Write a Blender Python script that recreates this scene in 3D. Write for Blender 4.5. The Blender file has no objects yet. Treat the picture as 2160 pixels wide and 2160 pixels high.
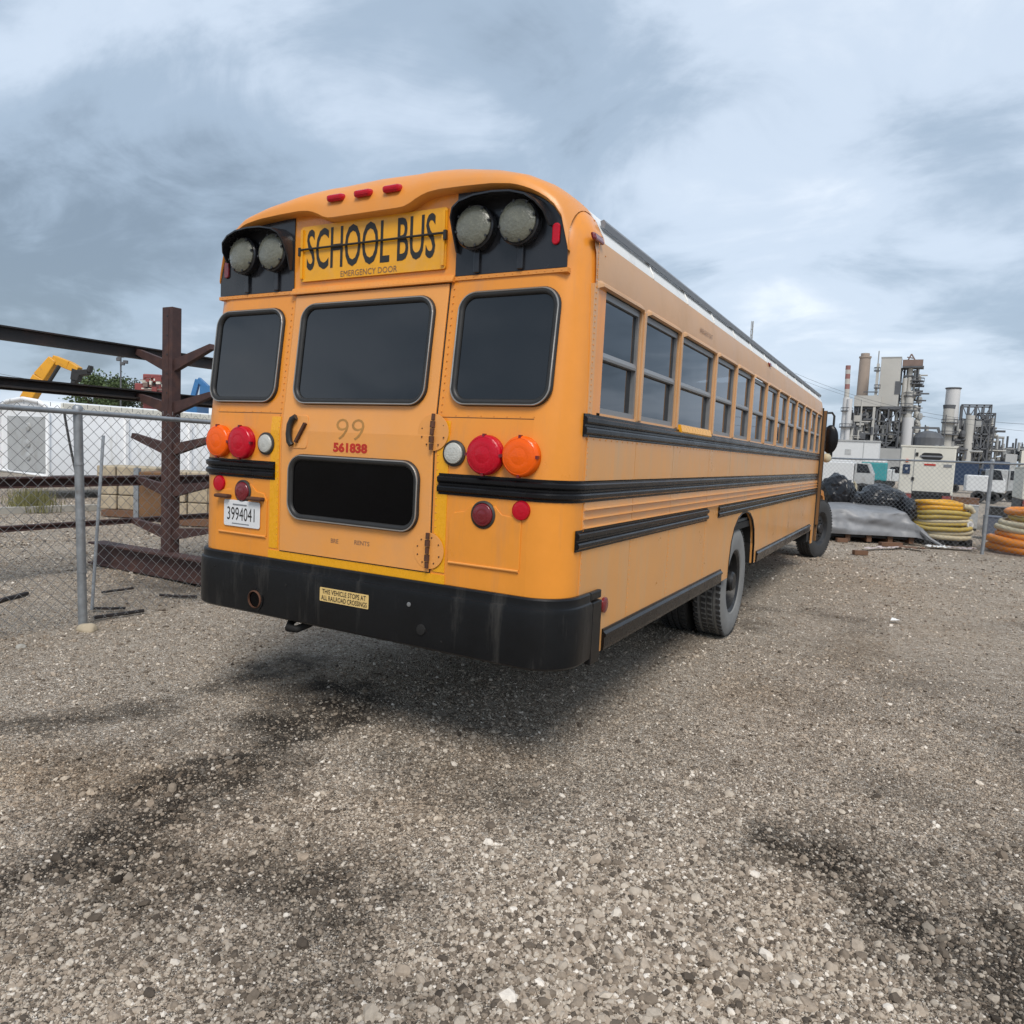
import bpy, bmesh, math, random
import numpy as np
from mathutils import Vector, Matrix, noise as mnoise
R = math.radians
rng = random.Random(7)
nrng = np.random.default_rng(11)
sc = bpy.context.scene
COL = sc.collection

# ------------------------------------------------------------------ camera
CAM = Vector((2.5581, -2.9310, 1.5957))
c_r = Vector((0.87450563, 0.48266517, 0.04768898))
c_u = Vector((-0.08180133, 0.04986083, 0.99540064))
c_f = Vector((-0.47806741, 0.87438448, -0.08308623))
FPX = 1538.9161
cd = bpy.data.cameras.new('camera'); cam = bpy.data.objects.new('camera', cd); COL.objects.link(cam)
cam.matrix_world = Matrix(((c_r.x, c_u.x, -c_f.x, CAM.x), (c_r.y, c_u.y, -c_f.y, CAM.y), (c_r.z, c_u.z, -c_f.z, CAM.z), (0, 0, 0, 1)))
cd.sensor_width = 36; cd.lens = FPX / 2160 * 36; cd.clip_start = 0.05; cd.clip_end = 3000
sc.camera = cam
K = 2160 / 1932.0
def ray(u, v): return c_f + c_r * ((u * K - 1080) / FPX) - c_u * ((v * K - 1080) / FPX)
def at(u, v, D): return CAM + ray(u, v) * D              # point of the real place seen at (u,v), D metres deep

# ------------------------------------------------------------------ sky, sun, exposure
SUN_EL, SUN_AZ = R(50), R(146)        # azimuth measured clockwise from +y: the light comes from behind the camera
SKX, SKY = 33.3, 1.7
w = bpy.data.worlds.new('World'); sc.world = w; w.use_nodes = True
nt = w.node_tree; nt.nodes.clear()
def N(t, tree=None, **kw):
    n = (tree or nt).nodes.new(t)
    for k_, v_ in kw.items(): setattr(n, k_, v_)
    return n
L = nt.links.new
out = N('ShaderNodeOutputWorld'); bg = N('ShaderNodeBackground'); L(bg.outputs[0], out.inputs[0])
sky = N('ShaderNodeTexSky', sky_type='NISHITA', sun_disc=False, sun_elevation=SUN_EL, sun_rotation=SUN_AZ, air_density=1.2, dust_density=2.0)
tc = N('ShaderNodeTexCoord'); sep = N('ShaderNodeSeparateXYZ'); L(tc.outputs['Generated'], sep.inputs[0])
mx = N('ShaderNodeMath', operation='MAXIMUM'); L(sep.outputs[2], mx.inputs[0]); mx.inputs[1].default_value = 0.0
ad = N('ShaderNodeMath', operation='ADD'); L(mx.outputs[0], ad.inputs[0]); ad.inputs[1].default_value = 0.30
dv = N('ShaderNodeVectorMath', operation='DIVIDE'); L(tc.outputs['Generated'], dv.inputs[0])
cb = N('ShaderNodeCombineXYZ'); [L(ad.outputs[0], cb.inputs[i]) for i in range(3)]; L(cb.outputs[0], dv.inputs[1])
mp = N('ShaderNodeMapping'); L(dv.outputs[0], mp.inputs[0])
mp.inputs['Location'].default_value = (SKX, SKY, 0.0); mp.inputs['Rotation'].default_value = (0, 0, R(-12)); mp.inputs['Scale'].default_value = (0.80, 1.0, 0.0)
n1 = N('ShaderNodeTexNoise'); L(mp.outputs[0], n1.inputs['Vector']); n1.inputs['Scale'].default_value = 0.85; n1.inputs['Detail'].default_value = 9; n1.inputs['Roughness'].default_value = 0.52; n1.inputs['Distortion'].default_value = 0.35
n2 = N('ShaderNodeTexNoise'); L(mp.outputs[0], n2.inputs['Vector']); n2.inputs['Scale'].default_value = 3.1; n2.inputs['Detail'].default_value = 8; n2.inputs['Roughness'].default_value = 0.58; n2.inputs['Distortion'].default_value = 0.5
mixn = N('ShaderNodeMix', data_type='FLOAT'); mixn.inputs[0].default_value = 0.30; L(n1.outputs[0], mixn.inputs[2]); L(n2.outputs[0], mixn.inputs[3])
ramp = N('ShaderNodeValToRGB'); L(mixn.outputs[0], ramp.inputs[0])
cr = ramp.color_ramp; cr.interpolation = 'EASE'
cr.elements[0].position = 0.36; cr.elements[0].color = (0.150, 0.193, 0.246, 1)
cr.elements[1].position = 0.66; cr.elements[1].color = (0.60, 0.64, 0.69, 1)
e = cr.elements.new(0.46); e.color = (0.255, 0.32, 0.40, 1)
e = cr.elements.new(0.55); e.color = (0.41, 0.475, 0.56, 1)
sk = N('ShaderNodeMix', data_type='RGBA', blend_type='MULTIPLY'); sk.inputs[0].default_value = 1.0
L(sky.outputs[0], sk.inputs[6]); sk.inputs[7].default_value = (0.10, 0.10, 0.10, 1)       # the clear sky at strength 0.10
mix = N('ShaderNodeMix', data_type='RGBA'); mix.inputs[0].default_value = 0.90
L(sk.outputs[2], mix.inputs[6]); L(ramp.outputs[0], mix.inputs[7])
L(mix.outputs[2], bg.inputs[0]); bg.inputs[1].default_value = 1.0
sd = bpy.data.lights.new('sun', 'SUN'); sd.energy = 1.5; sd.angle = R(24); sd.color = (1.0, 0.94, 0.86)
sun = bpy.data.objects.new('sun', sd); COL.objects.link(sun)
sun_dir = Vector((math.sin(SUN_AZ) * math.cos(SUN_EL), math.cos(SUN_AZ) * math.cos(SUN_EL), math.sin(SUN_EL)))
sun.rotation_euler = sun_dir.to_track_quat('Z', 'Y').to_euler(); sun.location = (0, 0, 30)
sc.view_settings.view_transform = 'Standard'; sc.view_settings.look = 'None'; sc.view_settings.exposure = 0.76; sc.view_settings.gamma = 1.0
sc.view_settings.use_curve_mapping = False
sc.render.engine = 'CYCLES'; sc.cycles.max_bounces = 6; sc.cycles.transparent_max_bounces = 10; sc.cycles.use_denoising = True

# ------------------------------------------------------------------ helpers
def S(r, g, b):
    f = lambda c: (c / 255) / 12.92 if c / 255 <= 0.04045 else ((c / 255 + 0.055) / 1.055) ** 2.4
    return (f(r), f(g), f(b), 1)
MATS = {}
def mat(name, col, rough=0.5, metal=0.0, var=0.10, vscale=6.0, col2=None, amt2=0.0, s2=3.0, bump=0.0, bscale=40.0, coat=0.0, spec=0.5, det=5.0, streak=1.0):
    """Principled material with noise mottling; col2 is a second tone (dirt, rust, fading) laid on in noise patches."""
    m = bpy.data.materials.new(name); m.use_nodes = True; t = m.node_tree
    b = t.nodes['Principled BSDF']; l = t.links.new
    tcn = N('ShaderNodeTexCoord', t)
    no = N('ShaderNodeTexNoise', t); l(tcn.outputs['Object'], no.inputs['Vector']); no.inputs['Scale'].default_value = vscale; no.inputs['Detail'].default_value = det; no.inputs['Roughness'].default_value = 0.65
    mr = N('ShaderNodeMapRange', t); l(no.outputs[0], mr.inputs[0]); mr.inputs[1].default_value = 0.25; mr.inputs[2].default_value = 0.75; mr.inputs[3].default_value = 1 - var; mr.inputs[4].default_value = 1 + var
    mu = N('ShaderNodeMix', t, data_type='RGBA', blend_type='MULTIPLY'); mu.inputs[0].default_value = 1; mu.inputs[6].default_value = col; l(mr.outputs[0], mu.inputs[7])
    last = mu.outputs[2]
    if col2:
        no2 = N('ShaderNodeTexNoise', t); mpn = N('ShaderNodeMapping', t); mpn.inputs['Scale'].default_value = (1, 1, streak); l(tcn.outputs['Object'], mpn.inputs[0]); l(mpn.outputs[0], no2.inputs['Vector']); no2.inputs['Scale'].default_value = s2; no2.inputs['Detail'].default_value = 8; no2.inputs['Roughness'].default_value = 0.7
        m2 = N('ShaderNodeMapRange', t); l(no2.outputs[0], m2.inputs[0]); m2.inputs[1].default_value = 0.62 - 0.35 * amt2; m2.inputs[2].default_value = 0.80 - 0.25 * amt2; m2.inputs[3].default_value = 0; m2.inputs[4].default_value = 0.9
        mm = N('ShaderNodeMix', t, data_type='RGBA'); l(m2.outputs[0], mm.inputs[0]); l(last, mm.inputs[6]); mm.inputs[7].default_value = col2; last = mm.outputs[2]
    l(last, b.inputs['Base Color'])
    b.inputs['Roughness'].default_value = rough; b.inputs['Metallic'].default_value = metal
    b.inputs['Coat Weight'].default_value = coat; b.inputs['Coat Roughness'].default_value = 0.12; b.inputs['Specular IOR Level'].default_value = spec
    rr = N('ShaderNodeMapRange', t); l(no.outputs[0], rr.inputs[0]); rr.inputs[1].default_value = 0.3; rr.inputs[2].default_value = 0.7; rr.inputs[3].default_value = max(0.02, rough - 0.08); rr.inputs[4].default_value = min(1, rough + 0.08); l(rr.outputs[0], b.inputs['Roughness'])
    if bump:
        nb = N('ShaderNodeTexNoise', t); l(tcn.outputs['Object'], nb.inputs['Vector']); nb.inputs['Scale'].default_value = bscale; nb.inputs['Detail'].default_value = 6
        bp = N('ShaderNodeBump', t); bp.inputs['Strength'].default_value = bump; bp.inputs['Distance'].default_value = 0.01; l(nb.outputs[0], bp.inputs['Height']); l(bp.outputs[0], b.inputs['Normal'])
    MATS[name] = m
    return m
M = MATS
mat('yellow', (0.80, 0.29, 0.030, 1), 0.33, var=0.07, vscale=3, coat=0.25, col2=(0.64, 0.26, 0.07, 1), amt2=0.30, s2=7, streak=0.12, bump=0.05, bscale=5)
mat('yellow_door', (0.80, 0.335, 0.075, 1), 0.36, var=0.06, vscale=2.5, coat=0.2, col2=(0.72, 0.33, 0.11, 1), amt2=0.45, s2=2.0, bump=0.05, bscale=5)
mat('yellow_cap', (0.74, 0.28, 0.045, 1), 0.42, var=0.06, vscale=2.5, coat=0.1, col2=(0.66, 0.29, 0.09, 1), amt2=0.4, s2=2)
mat('yellow_side', (0.70, 0.325, 0.092, 1), 0.34, var=0.07, vscale=2.0, coat=0.25, col2=(0.60, 0.34, 0.15, 1), amt2=0.45, s2=6, streak=0.15, bump=0.06, bscale=3)
mat('yellow_faded_sheen', (0.58, 0.33, 0.16, 1), 0.45, var=0.07, vscale=2.0, coat=0.1, col2=(0.50, 0.27, 0.11, 1), amt2=0.4, s2=1.6)  # paler from fading, with the sky's reflection also put into the colour
mat('tape', (0.82, 0.375, 0.010, 1), 0.28, var=0.06, vscale=30)
mat('sign_yellow', (0.80, 0.365, 0.012, 1), 0.35, var=0.10, vscale=8, col2=(0.72, 0.36, 0.08, 1), amt2=0.3, s2=5)
mat('black_rail', (0.006, 0.006, 0.007, 1), 0.26, var=0.2, vscale=5, col2=(0.02, 0.019, 0.018, 1), amt2=0.15, s2=8, spec=0.25)
mat('lamp_ring', (0.06, 0.055, 0.05, 1), 0.4, 0.5)
mat('door_shaded', (0.17, 0.085, 0.03, 1), 0.5)  # yellow door paint darkened to brown, its shade put into the colour
mat('black_bumper', (0.0055, 0.006, 0.007, 1), 0.36, var=0.25, vscale=4, spec=0.3, col2=(0.050, 0.047, 0.043, 1), amt2=0.22, s2=9, streak=0.12, bump=0.08, bscale=30)
mat('black_panel', (0.020, 0.021, 0.025, 1), 0.22, var=0.2, vscale=6)
mat('rubber', (0.022, 0.021, 0.020, 1), 0.45, var=0.2, vscale=12)
mat('text_black', (0.02, 0.018, 0.015, 1), 0.5, var=0.15, vscale=20)
mat('text_ghost', (0.40, 0.20, 0.05, 1), 0.5, var=0.2, vscale=20)
mat('text_dim', (0.22, 0.12, 0.07, 1), 0.5, var=0.2, vscale=20)
mat('text_red', (0.50, 0.025, 0.010, 1), 0.45, var=0.15, vscale=20)
mat('lens_red', (0.50, 0.002, 0.016, 1), 0.22, var=0.05, coat=0.1, spec=0.35, bump=0.15, bscale=90)
mat('lens_amber', (0.88, 0.115, 0.001, 1), 0.22, var=0.05, coat=0.1, spec=0.35, bump=0.15, bscale=90)
mat('lens_dark_red', (0.16, 0.006, 0.012, 1), 0.2, var=0.1, coat=0.5, bump=0.15, bscale=90)
mat('lens_white', (0.50, 0.50, 0.46, 1), 0.2, var=0.12, vscale=60, coat=0.5, bump=0.4, bscale=120)
mat('lens_flasher', (0.15, 0.15, 0.115, 1), 0.25, var=0.18, vscale=45, coat=0.4, bump=0.4, bscale=80)
mat('aluminium', (0.27, 0.275, 0.28, 1), 0.45, 0.5, var=0.1, vscale=10)
mat('highlight_grey', (0.38, 0.36, 0.33, 1), 0.35, 0.7, var=0.1)
mat('white_roof', (0.78, 0.78, 0.76, 1), 0.4, var=0.05, vscale=2, col2=(0.5, 0.49, 0.46, 1), amt2=0.2)
mat('grey_gutter', (0.20, 0.21, 0.225, 1), 0.45, var=0.1)
mat('plate_white', (0.72, 0.73, 0.74, 1), 0.35, var=0.04)
mat('sticker', (0.74, 0.52, 0.20, 1), 0.4, var=0.12, vscale=25)
mat('rust', (0.085, 0.035, 0.018, 1), 0.8, var=0.35, vscale=25)
mat('under', (0.008, 0.0075, 0.007, 1), 0.8, var=0.3, vscale=8)
mat('tyre', (0.040, 0.040, 0.040, 1), 0.85, var=0.25, vscale=6, bump=0.2, bscale=60)
mat('tyre_dusty', (0.20, 0.20, 0.195, 1), 0.9, var=0.18, vscale=5, bump=0.2, bscale=60)
mat('rim', (0.010, 0.010, 0.011, 1), 0.5, var=0.3, vscale=10, col2=(0.10, 0.095, 0.09, 1), amt2=0.12, s2=6)
mat('seat_vinyl', (0.012, 0.018, 0.020, 1), 0.5, var=0.15)
mat('inside', (0.08, 0.085, 0.085, 1), 0.7, var=0.1)
mat('galvanised', (0.30, 0.32, 0.34, 1), 0.45, 0.45, var=0.22, vscale=14, col2=(0.16, 0.13, 0.10, 1), amt2=0.1, s2=8)
mat('wire', (0.28, 0.29, 0.30, 1), 0.5, 0.4, var=0.1, vscale=3)
mat('rack_rust', (0.060, 0.030, 0.027, 1), 0.7, var=0.3, vscale=10, col2=(0.10, 0.045, 0.03, 1), amt2=0.35, s2=5, bump=0.15)
mat('steel_dark', (0.022, 0.019, 0.019, 1), 0.6, var=0.3, vscale=6, col2=(0.055, 0.03, 0.024, 1), amt2=0.3, s2=4)
mat('tank_white', (0.84, 0.85, 0.86, 1), 0.45, var=0.05, vscale=1.2, col2=(0.58, 0.56, 0.51, 1), amt2=0.2, s2=4, streak=0.15)
mat('tank_grey', (0.42, 0.43, 0.43, 1), 0.5, var=0.12, vscale=2.5, col2=(0.30, 0.29, 0.27, 1), amt2=0.3)
mat('machine_yellow', (0.70, 0.33, 0.02, 1), 0.45, var=0.12, vscale=1.5, col2=(0.35, 0.17, 0.04, 1), amt2=0.2)
mat('machine_black', (0.02, 0.02, 0.02, 1), 0.6, var=0.2)
mat('machine_red', (0.24, 0.06, 0.055, 1), 0.5, var=0.25, vscale=1.0)
mat('machine_blue', (0.04, 0.16, 0.36, 1), 0.45, var=0.15)
mat('truck_blue', (0.02, 0.04, 0.085, 1), 0.35, var=0.15)
mat('truck_white', (0.66, 0.67, 0.67, 1), 0.4, var=0.06)
mat('teal', (0.04, 0.28, 0.30, 1), 0.5, var=0.15)
mat('dark_glass', (0.015, 0.018, 0.022, 1), 0.08, var=0.1)
mat('gen_cream', (0.70, 0.68, 0.60, 1), 0.5, var=0.05, vscale=2, col2=(0.5, 0.47, 0.40, 1), amt2=0.2)
mat('crate_blue', (0.10, 0.115, 0.15, 1), 0.6)
mat('concrete', (0.36, 0.34, 0.30, 1), 0.9, var=0.15, vscale=4, bump=0.2)
mat('stone_tan', (0.42, 0.35, 0.25, 1), 0.9, var=0.25, vscale=6, bump=0.4, bscale=15)
mat('wood_brown', (0.16, 0.085, 0.05, 1), 0.85, var=0.3, vscale=5)
mat('rust_bin', (0.16, 0.085, 0.04, 1), 0.85, var=0.35, vscale=2.5)
mat('tarp', (0.20, 0.205, 0.215, 1), 0.45, var=0.14, vscale=2.2, col2=(0.30, 0.31, 0.33, 1), amt2=0.35, s2=2.0, bump=0.5, bscale=6)
mat('bag_black', (0.012, 0.012, 0.014, 1), 0.28, var=0.3, vscale=6, bump=0.9, bscale=9)
mat('hose_yellow', (0.66, 0.33, 0.015, 1), 0.45, var=0.15, vscale=4)
mat('hose_straw', (0.44, 0.32, 0.07, 1), 0.55, var=0.2, vscale=4)
mat('hose_cream', (0.50, 0.44, 0.30, 1), 0.6, var=0.18, vscale=4)
mat('hose_orange', (0.62, 0.20, 0.015, 1), 0.45, var=0.15, vscale=4)
mat('cloth_pale', (0.50, 0.42, 0.40, 1), 0.9, var=0.2, vscale=5, bump=0.5, bscale=12)
mat('paper', (0.75, 0.75, 0.73, 1), 0.8, var=0.05)
mat('plant_grey', (0.33, 0.335, 0.33, 1), 0.7, var=0.12, vscale=0.15)
mat('plant_pale', (0.46, 0.45, 0.42, 1), 0.7, var=0.10, vscale=0.1)
mat('plant_dark', (0.10, 0.105, 0.115, 1), 0.7, var=0.3, vscale=0.3)
mat('plant_white', (0.58, 0.58, 0.58, 1), 0.6, var=0.08, vscale=0.1)
mat('plant_rust', (0.19, 0.135, 0.115, 1), 0.75, var=0.25, vscale=0.3)
mat('stack_tan', (0.36, 0.29, 0.24, 1), 0.8, var=0.10, vscale=0.15)
mat('stack_red', (0.27, 0.13, 0.12, 1), 0.7, var=0.15, vscale=0.3)
mat('bark', (0.07, 0.05, 0.035, 1), 0.9, var=0.3)
mat('leaf', (0.060, 0.095, 0.030, 1), 0.7, var=0.45, vscale=0.8)
mat('leaf_dark', (0.040, 0.055, 0.028, 1), 0.7, var=0.4, vscale=0.8)
mat('grass', (0.16, 0.15, 0.055, 1), 0.8, var=0.4, vscale=3)
mat('far_tree', (0.085, 0.10, 0.075, 1), 0.9, var=0.4, vscale=0.1)
def glass(name, tint, ior, rough=0.015):
    m = bpy.data.materials.new(name); m.use_nodes = True; t = m.node_tree; t.nodes.clear(); l = t.links.new
    o = N('ShaderNodeOutputMaterial', t); mxs = N('ShaderNodeMixShader', t); tr = N('ShaderNodeBsdfTransparent', t); gl = N('ShaderNodeBsdfGlossy', t); fr = N('ShaderNodeFresnel', t)
    tr.inputs[0].default_value = tint; gl.inputs[0].default_value = (0.92, 0.95, 1, 1); gl.inputs['Roughness'].default_value = rough; fr.inputs[0].default_value = ior
    tcn = N('ShaderNodeTexCoord', t); nb = N('ShaderNodeTexNoise', t); l(tcn.outputs['Object'], nb.inputs['Vector']); nb.inputs['Scale'].default_value = 1.6; nb.inputs['Detail'].default_value = 2
    bp = N('ShaderNodeBump', t); bp.inputs['Strength'].default_value = 0.10; bp.inputs['Distance'].default_value = 0.02; l(nb.outputs[0], bp.inputs['Height']); l(bp.outputs[0], gl.inputs['Normal']); l(bp.outputs[0], fr.inputs['Normal'])
    l(fr.outputs[0], mxs.inputs[0]); l(tr.outputs[0], mxs.inputs[1]); l(gl.outputs[0], mxs.inputs[2]); l(mxs.outputs[0], o.inputs[0]); M[name] = m
glass('window_glass', (0.10, 0.115, 0.13, 1), 1.75)
mat('black_glass', (0.002, 0.002, 0.0025, 1), 0.10, var=0.1, spec=0.12)
mat('tint_glass', (0.003, 0.0035, 0.0045, 1), 0.04, var=0.1, spec=0.75, bump=0.03, bscale=2.0)

class MB:
    """Collects shapes; build() links them as one mesh object."""
    def __init__(s): s.v = []; s.f = []
    def add(s, vs, fs):
        o = len(s.v); s.v += [tuple(p) for p in vs]; s.f += [tuple(i + o for i in f) for f in fs]; return s
    def box(s, a, b):
        x0, y0, z0 = a; x1, y1, z1 = b
        return s.add([(x0, y0, z0), (x1, y0, z0), (x1, y1, z0), (x0, y1, z0), (x0, y0, z1), (x1, y0, z1), (x1, y1, z1), (x0, y1, z1)],
                     [(0, 3, 2, 1), (4, 5, 6, 7), (0, 1, 5, 4), (1, 2, 6, 5), (2, 3, 7, 6), (3, 0, 4, 7)])
    def obox(s, c, ax, ay, az):        # centre and three half-axis vectors
        c, ax, ay, az = map(Vector, (c, ax, ay, az)); vs = []
        for k_ in (-1, 1):
            for i, j in ((-1, -1), (1, -1), (1, 1), (-1, 1)): vs.append(c + ax * i + ay * j + az * k_)
        return s.add(vs, [(0, 3, 2, 1), (4, 5, 6, 7), (0, 1, 5, 4), (1, 2, 6, 5), (2, 3, 7, 6), (3, 0, 4, 7)])
    def bar(s, p, q, wx, wz, up=(0, 0, 1)):   # rectangular bar from p to q
        p, q = Vector(p), Vector(q); d = (q - p); up = Vector(up)
        if abs(d.normalized().dot(up)) > 0.98: up = Vector((0, 1, 0))
        sx = d.cross(up).normalized(); sz = sx.cross(d).normalized()
        return s.obox((p + q) / 2, sx * (wx / 2), d / 2, sz * (wz / 2))
    def cyl(s, p, q, r0, r1=None, n=12, caps=True):
        p, q = Vector(p), Vector(q); r1 = r0 if r1 is None else r1; d = (q - p).normalized()
        a = d.orthogonal().normalized(); b = d.cross(a); vs = []
        for c, r in ((p, r0), (q, r1)):
            for i in range(n): t = 2 * math.pi * i / n; vs.append(c + a * (r * math.cos(t)) + b * (r * math.sin(t)))
        fs = [(i, (i + 1) % n, n + (i + 1) % n, n + i) for i in range(n)]
        if caps: fs += [tuple(range(n - 1, -1, -1)), tuple(range(n, 2 * n))]
        return s.add(vs, fs)
    def tube(s, path, r, n=8, closed=False):
        P = [Vector(p) for p in path]; m = len(P); vs = []; prev = None
        for i in range(m):
            t = (P[(i + 1) % m] - P[i - 1]) if closed else (P[min(i + 1, m - 1)] - P[max(i - 1, 0)])
            t.normalize()
            a = t.orthogonal().normalized() if prev is None else (prev - t * prev.dot(t)).normalized()
            prev = a; b = t.cross(a); rr = r[i] if isinstance(r, (list, tuple)) else r
            for j in range(n): q = 2 * math.pi * j / n; vs.append(P[i] + a * (rr * math.cos(q)) + b * (rr * math.sin(q)))
        fs = []
        for i in range(m if closed else m - 1):
            i2 = (i + 1) % m; sh = 0
            if closed and i2 == 0:
                best = min(range(n), key=lambda k_: (Vector(vs[i * n]) - Vector(vs[k_])).length); sh = best
            for j in range(n): fs.append((i * n + j, i * n + (j + 1) % n, i2 * n + (j + 1 + sh) % n, i2 * n + (j + sh) % n))
        if not closed: fs += [tuple(range(n - 1, -1, -1)), tuple(range((m - 1) * n, m * n))]
        return s.add(vs, fs)
    def lathe(s, prof, c, axis, n=24, caps=True):   # prof: (radius, height along axis)
        c, d = Vector(c), Vector(axis).normalized(); a = d.orthogonal().normalized(); b = d.cross(a); vs = []
        for r, h in prof:
            for i in range(n): t = 2 * math.pi * i / n; vs.append(c + d * h + a * (r * math.cos(t)) + b * (r * math.sin(t)))
        fs = []
        for k_ in range(len(prof) - 1):
            for i in range(n): fs.append((k_ * n + i, k_ * n + (i + 1) % n, (k_ + 1) * n + (i + 1) % n, (k_ + 1) * n + i))
        if caps and prof[0][0] > 1e-4: fs.append(tuple(range(n - 1, -1, -1)))
        if caps and prof[-1][0] > 1e-4: fs.append(tuple(range((len(prof) - 1) * n, len(prof) * n)))
        return s.add(vs, fs)
    def prism(s, poly, fn, d):          # poly: 2-D outline; fn(a, b, off) maps to space; extruded by d
        n = len(poly); vs = [fn(a, b, 0.0) for a, b in poly] + [fn(a, b, d) for a, b in poly]
        return s.add(vs, [tuple(range(n)), tuple(range(2 * n - 1, n - 1, -1))] + [(i, n + i, n + (i + 1) % n, (i + 1) % n) for i in range(n)])
    def grid(s, rows):                  # list of equal-length rows of points
        m = len(rows[0]); vs = [p for r in rows for p in r]
        return s.add(vs, [(i * m + j, i * m + j + 1, (i + 1) * m + j + 1, (i + 1) * m + j) for i in range(len(rows) - 1) for j in range(m - 1)])
    def build(s, name, m, parent=None, smooth=False, bevel=0.0, fix=True):
        me = bpy.data.meshes.new(name); me.from_pydata(s.v, [], s.f); me.update()
        if fix or smooth:
            bm = bmesh.new(); bm.from_mesh(me)
            if fix: bmesh.ops.recalc_face_normals(bm, faces=bm.faces)
            bm.to_mesh(me); bm.free()
        if smooth:
            me.polygons.foreach_set('use_smooth', [True] * len(me.polygons)); me.set_sharp_from_angle(angle=R(smooth if smooth is not True else 40))
        me.materials.append(M[m] if isinstance(m, str) else m)
        o = bpy.data.objects.new(name, me); COL.objects.link(o)
        if parent: o.parent = parent
        if bevel:
            md = o.modifiers.new('bevel', 'BEVEL'); md.width = bevel; md.segments = 2; md.limit_method = 'ANGLE'; md.angle_limit = R(40)
        return o
def tag(o, label, cat, group=None, kind=None):
    if label: o['label'] = label
    if cat: o['category'] = cat
    if group: o['group'] = group
    o['kind'] = kind or 'thing'
    return o
def thing(name, label, cat, group=None, loc=(0, 0, 0)):
    o = bpy.data.objects.new(name, None); COL.objects.link(o); o.location = loc; o.empty_display_size = 0.2
    return tag(o, label, cat, group)
def copy_tree(o, parent=None):
    c = o.copy(); COL.objects.link(c); c.parent = parent
    for ch in [x for x in bpy.data.objects if x.parent == o]: copy_tree(ch, c)
    return c
def part(name, m, parent, fn, **kw):
    mb = MB(); fn(mb); return mb.build(name, m, parent, **kw)
def rrect(x0, x1, z0, z1, r, n=6, skew=0.0):
    P = []
    for cx, cz, a0 in ((x1 - r, z1 - r, 0), (x0 + r, z1 - r, 90), (x0 + r, z0 + r, 180), (x1 - r, z0 + r, 270)):
        for i in range(n + 1): a = R(a0 + 90 * i / n); P.append((cx + r * math.cos(a), cz + r * math.sin(a)))
    return P
def fbm(p, oct=4):
    return mnoise.fractal(Vector(p), 1.0, 2.0, oct)
def text_mesh(body, x0, x1, z0, z1, fn, name, m, parent, bold=0.0, off=0.001, thick=0.0):
    """Flat lettering laid on a surface: fitted to the box x0..x1, z0..z1, mapped by fn(x, z, off)."""
    cu = bpy.data.curves.new(name, 'FONT'); cu.body = body; cu.offset = bold; cu.resolution_u = 3
    to = bpy.data.objects.new(name, cu); COL.objects.link(to)
    dg = bpy.context.evaluated_depsgraph_get(); me = bpy.data.meshes.new_from_object(to.evaluated_get(dg))
    COL.objects.unlink(to); bpy.data.objects.remove(to)
    xs = [v.co.x for v in me.vertices]; ys = [v.co.y for v in me.vertices]
    ax, bx, ay, by = min(xs), max(xs), min(ys), max(ys)
    for v in me.vertices:
        x = x0 + (v.co.x - ax) / (bx - ax) * (x1 - x0); z = z0 + (v.co.y - ay) / (by - ay) * (z1 - z0); v.co = Vector(fn(x, z, off))
    me.materials.clear(); me.materials.append(M[m]); me.name = name
    o = bpy.data.objects.new(name, me); COL.objects.link(o); o.parent = parent
    return o

# ------------------------------------------------------------------ ground and gravel
_perm = nrng.random((64, 64))
def vnoise(x, y):
    xi = np.floor(x).astype(int); yi = np.floor(y).astype(int); fx = x - xi; fy = y - yi
    fx = fx * fx * (3 - 2 * fx); fy = fy * fy * (3 - 2 * fy)
    g = lambda a, b: _perm[a % 64, b % 64]
    return (g(xi, yi) * (1 - fx) + g(xi + 1, yi) * fx) * (1 - fy) + (g(xi, yi + 1) * (1 - fx) + g(xi + 1, yi + 1) * fx) * fy
def vfbm(x, y, o=4):
    s = 0; a = 0.5; t = 0
    for i in range(o): s = s + a * vnoise(x * 2 ** i + 17 * i, y * 2 ** i + 5 * i); t += a; a *= 0.55
    return s / t
def segd(x, y, pts):
    d = np.full(np.shape(x), 1e9)
    for (ax, ay), (bx, by) in zip(pts[:-1], pts[1:]):
        vx, vy = bx - ax, by - ay; t = np.clip(((x - ax) * vx + (y - ay) * vy) / (vx * vx + vy * vy), 0, 1)
        d = np.minimum(d, np.hypot(x - ax - t * vx, y - ay - t * vy))
    return d
STAINS = [([(-0.10, -2.6), (-0.10, -1.66), (-0.15, -1.1), (-0.22, -0.61), (-0.48, 0.13), (-0.51, 0.6)], 0.44, 1.0),
          ([(0.25, -1.30), (0.5, -1.02), (0.98, -1.05)], 0.36, 0.75), ([(-1.75, -1.1), (-1.44, -0.58), (-1.30, -0.2), (-1.2, 1.0)], 0.24, 0.7), ([(-0.9, -0.9), (-0.6, -0.3), (-0.3, 0.6)], 0.30, 0.45),
          ([(2.12, 0.33), (2.46, 0.10), (2.80, -0.2), (3.1, -0.55), (3.4, -1.0)], 0.26, 1.0), ([(3.0, 0.25), (3.1, -0.6)], 0.42, 0.9), ([(2.5, 0.5), (3.3, 0.6)], 0.35, 0.5),
          ([(3.1, 2.6), (3.5, 2.2), (4.2, 1.6)], 0.3, 0.45), ([(0.6, 4.5), (1.0, 5.2), (1.3, 5.4)], 0.25, 0.4), ([(1.1, -1.45), (1.5, -1.2)], 0.22, 0.6),
          ([(-4.6, 2.2), (-3.3, 2.5), (-2.6, 3.0)], 0.5, 0.55), ([(-4.2, -0.2), (-3.2, -0.3)], 0.3, 0.4)]
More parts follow.
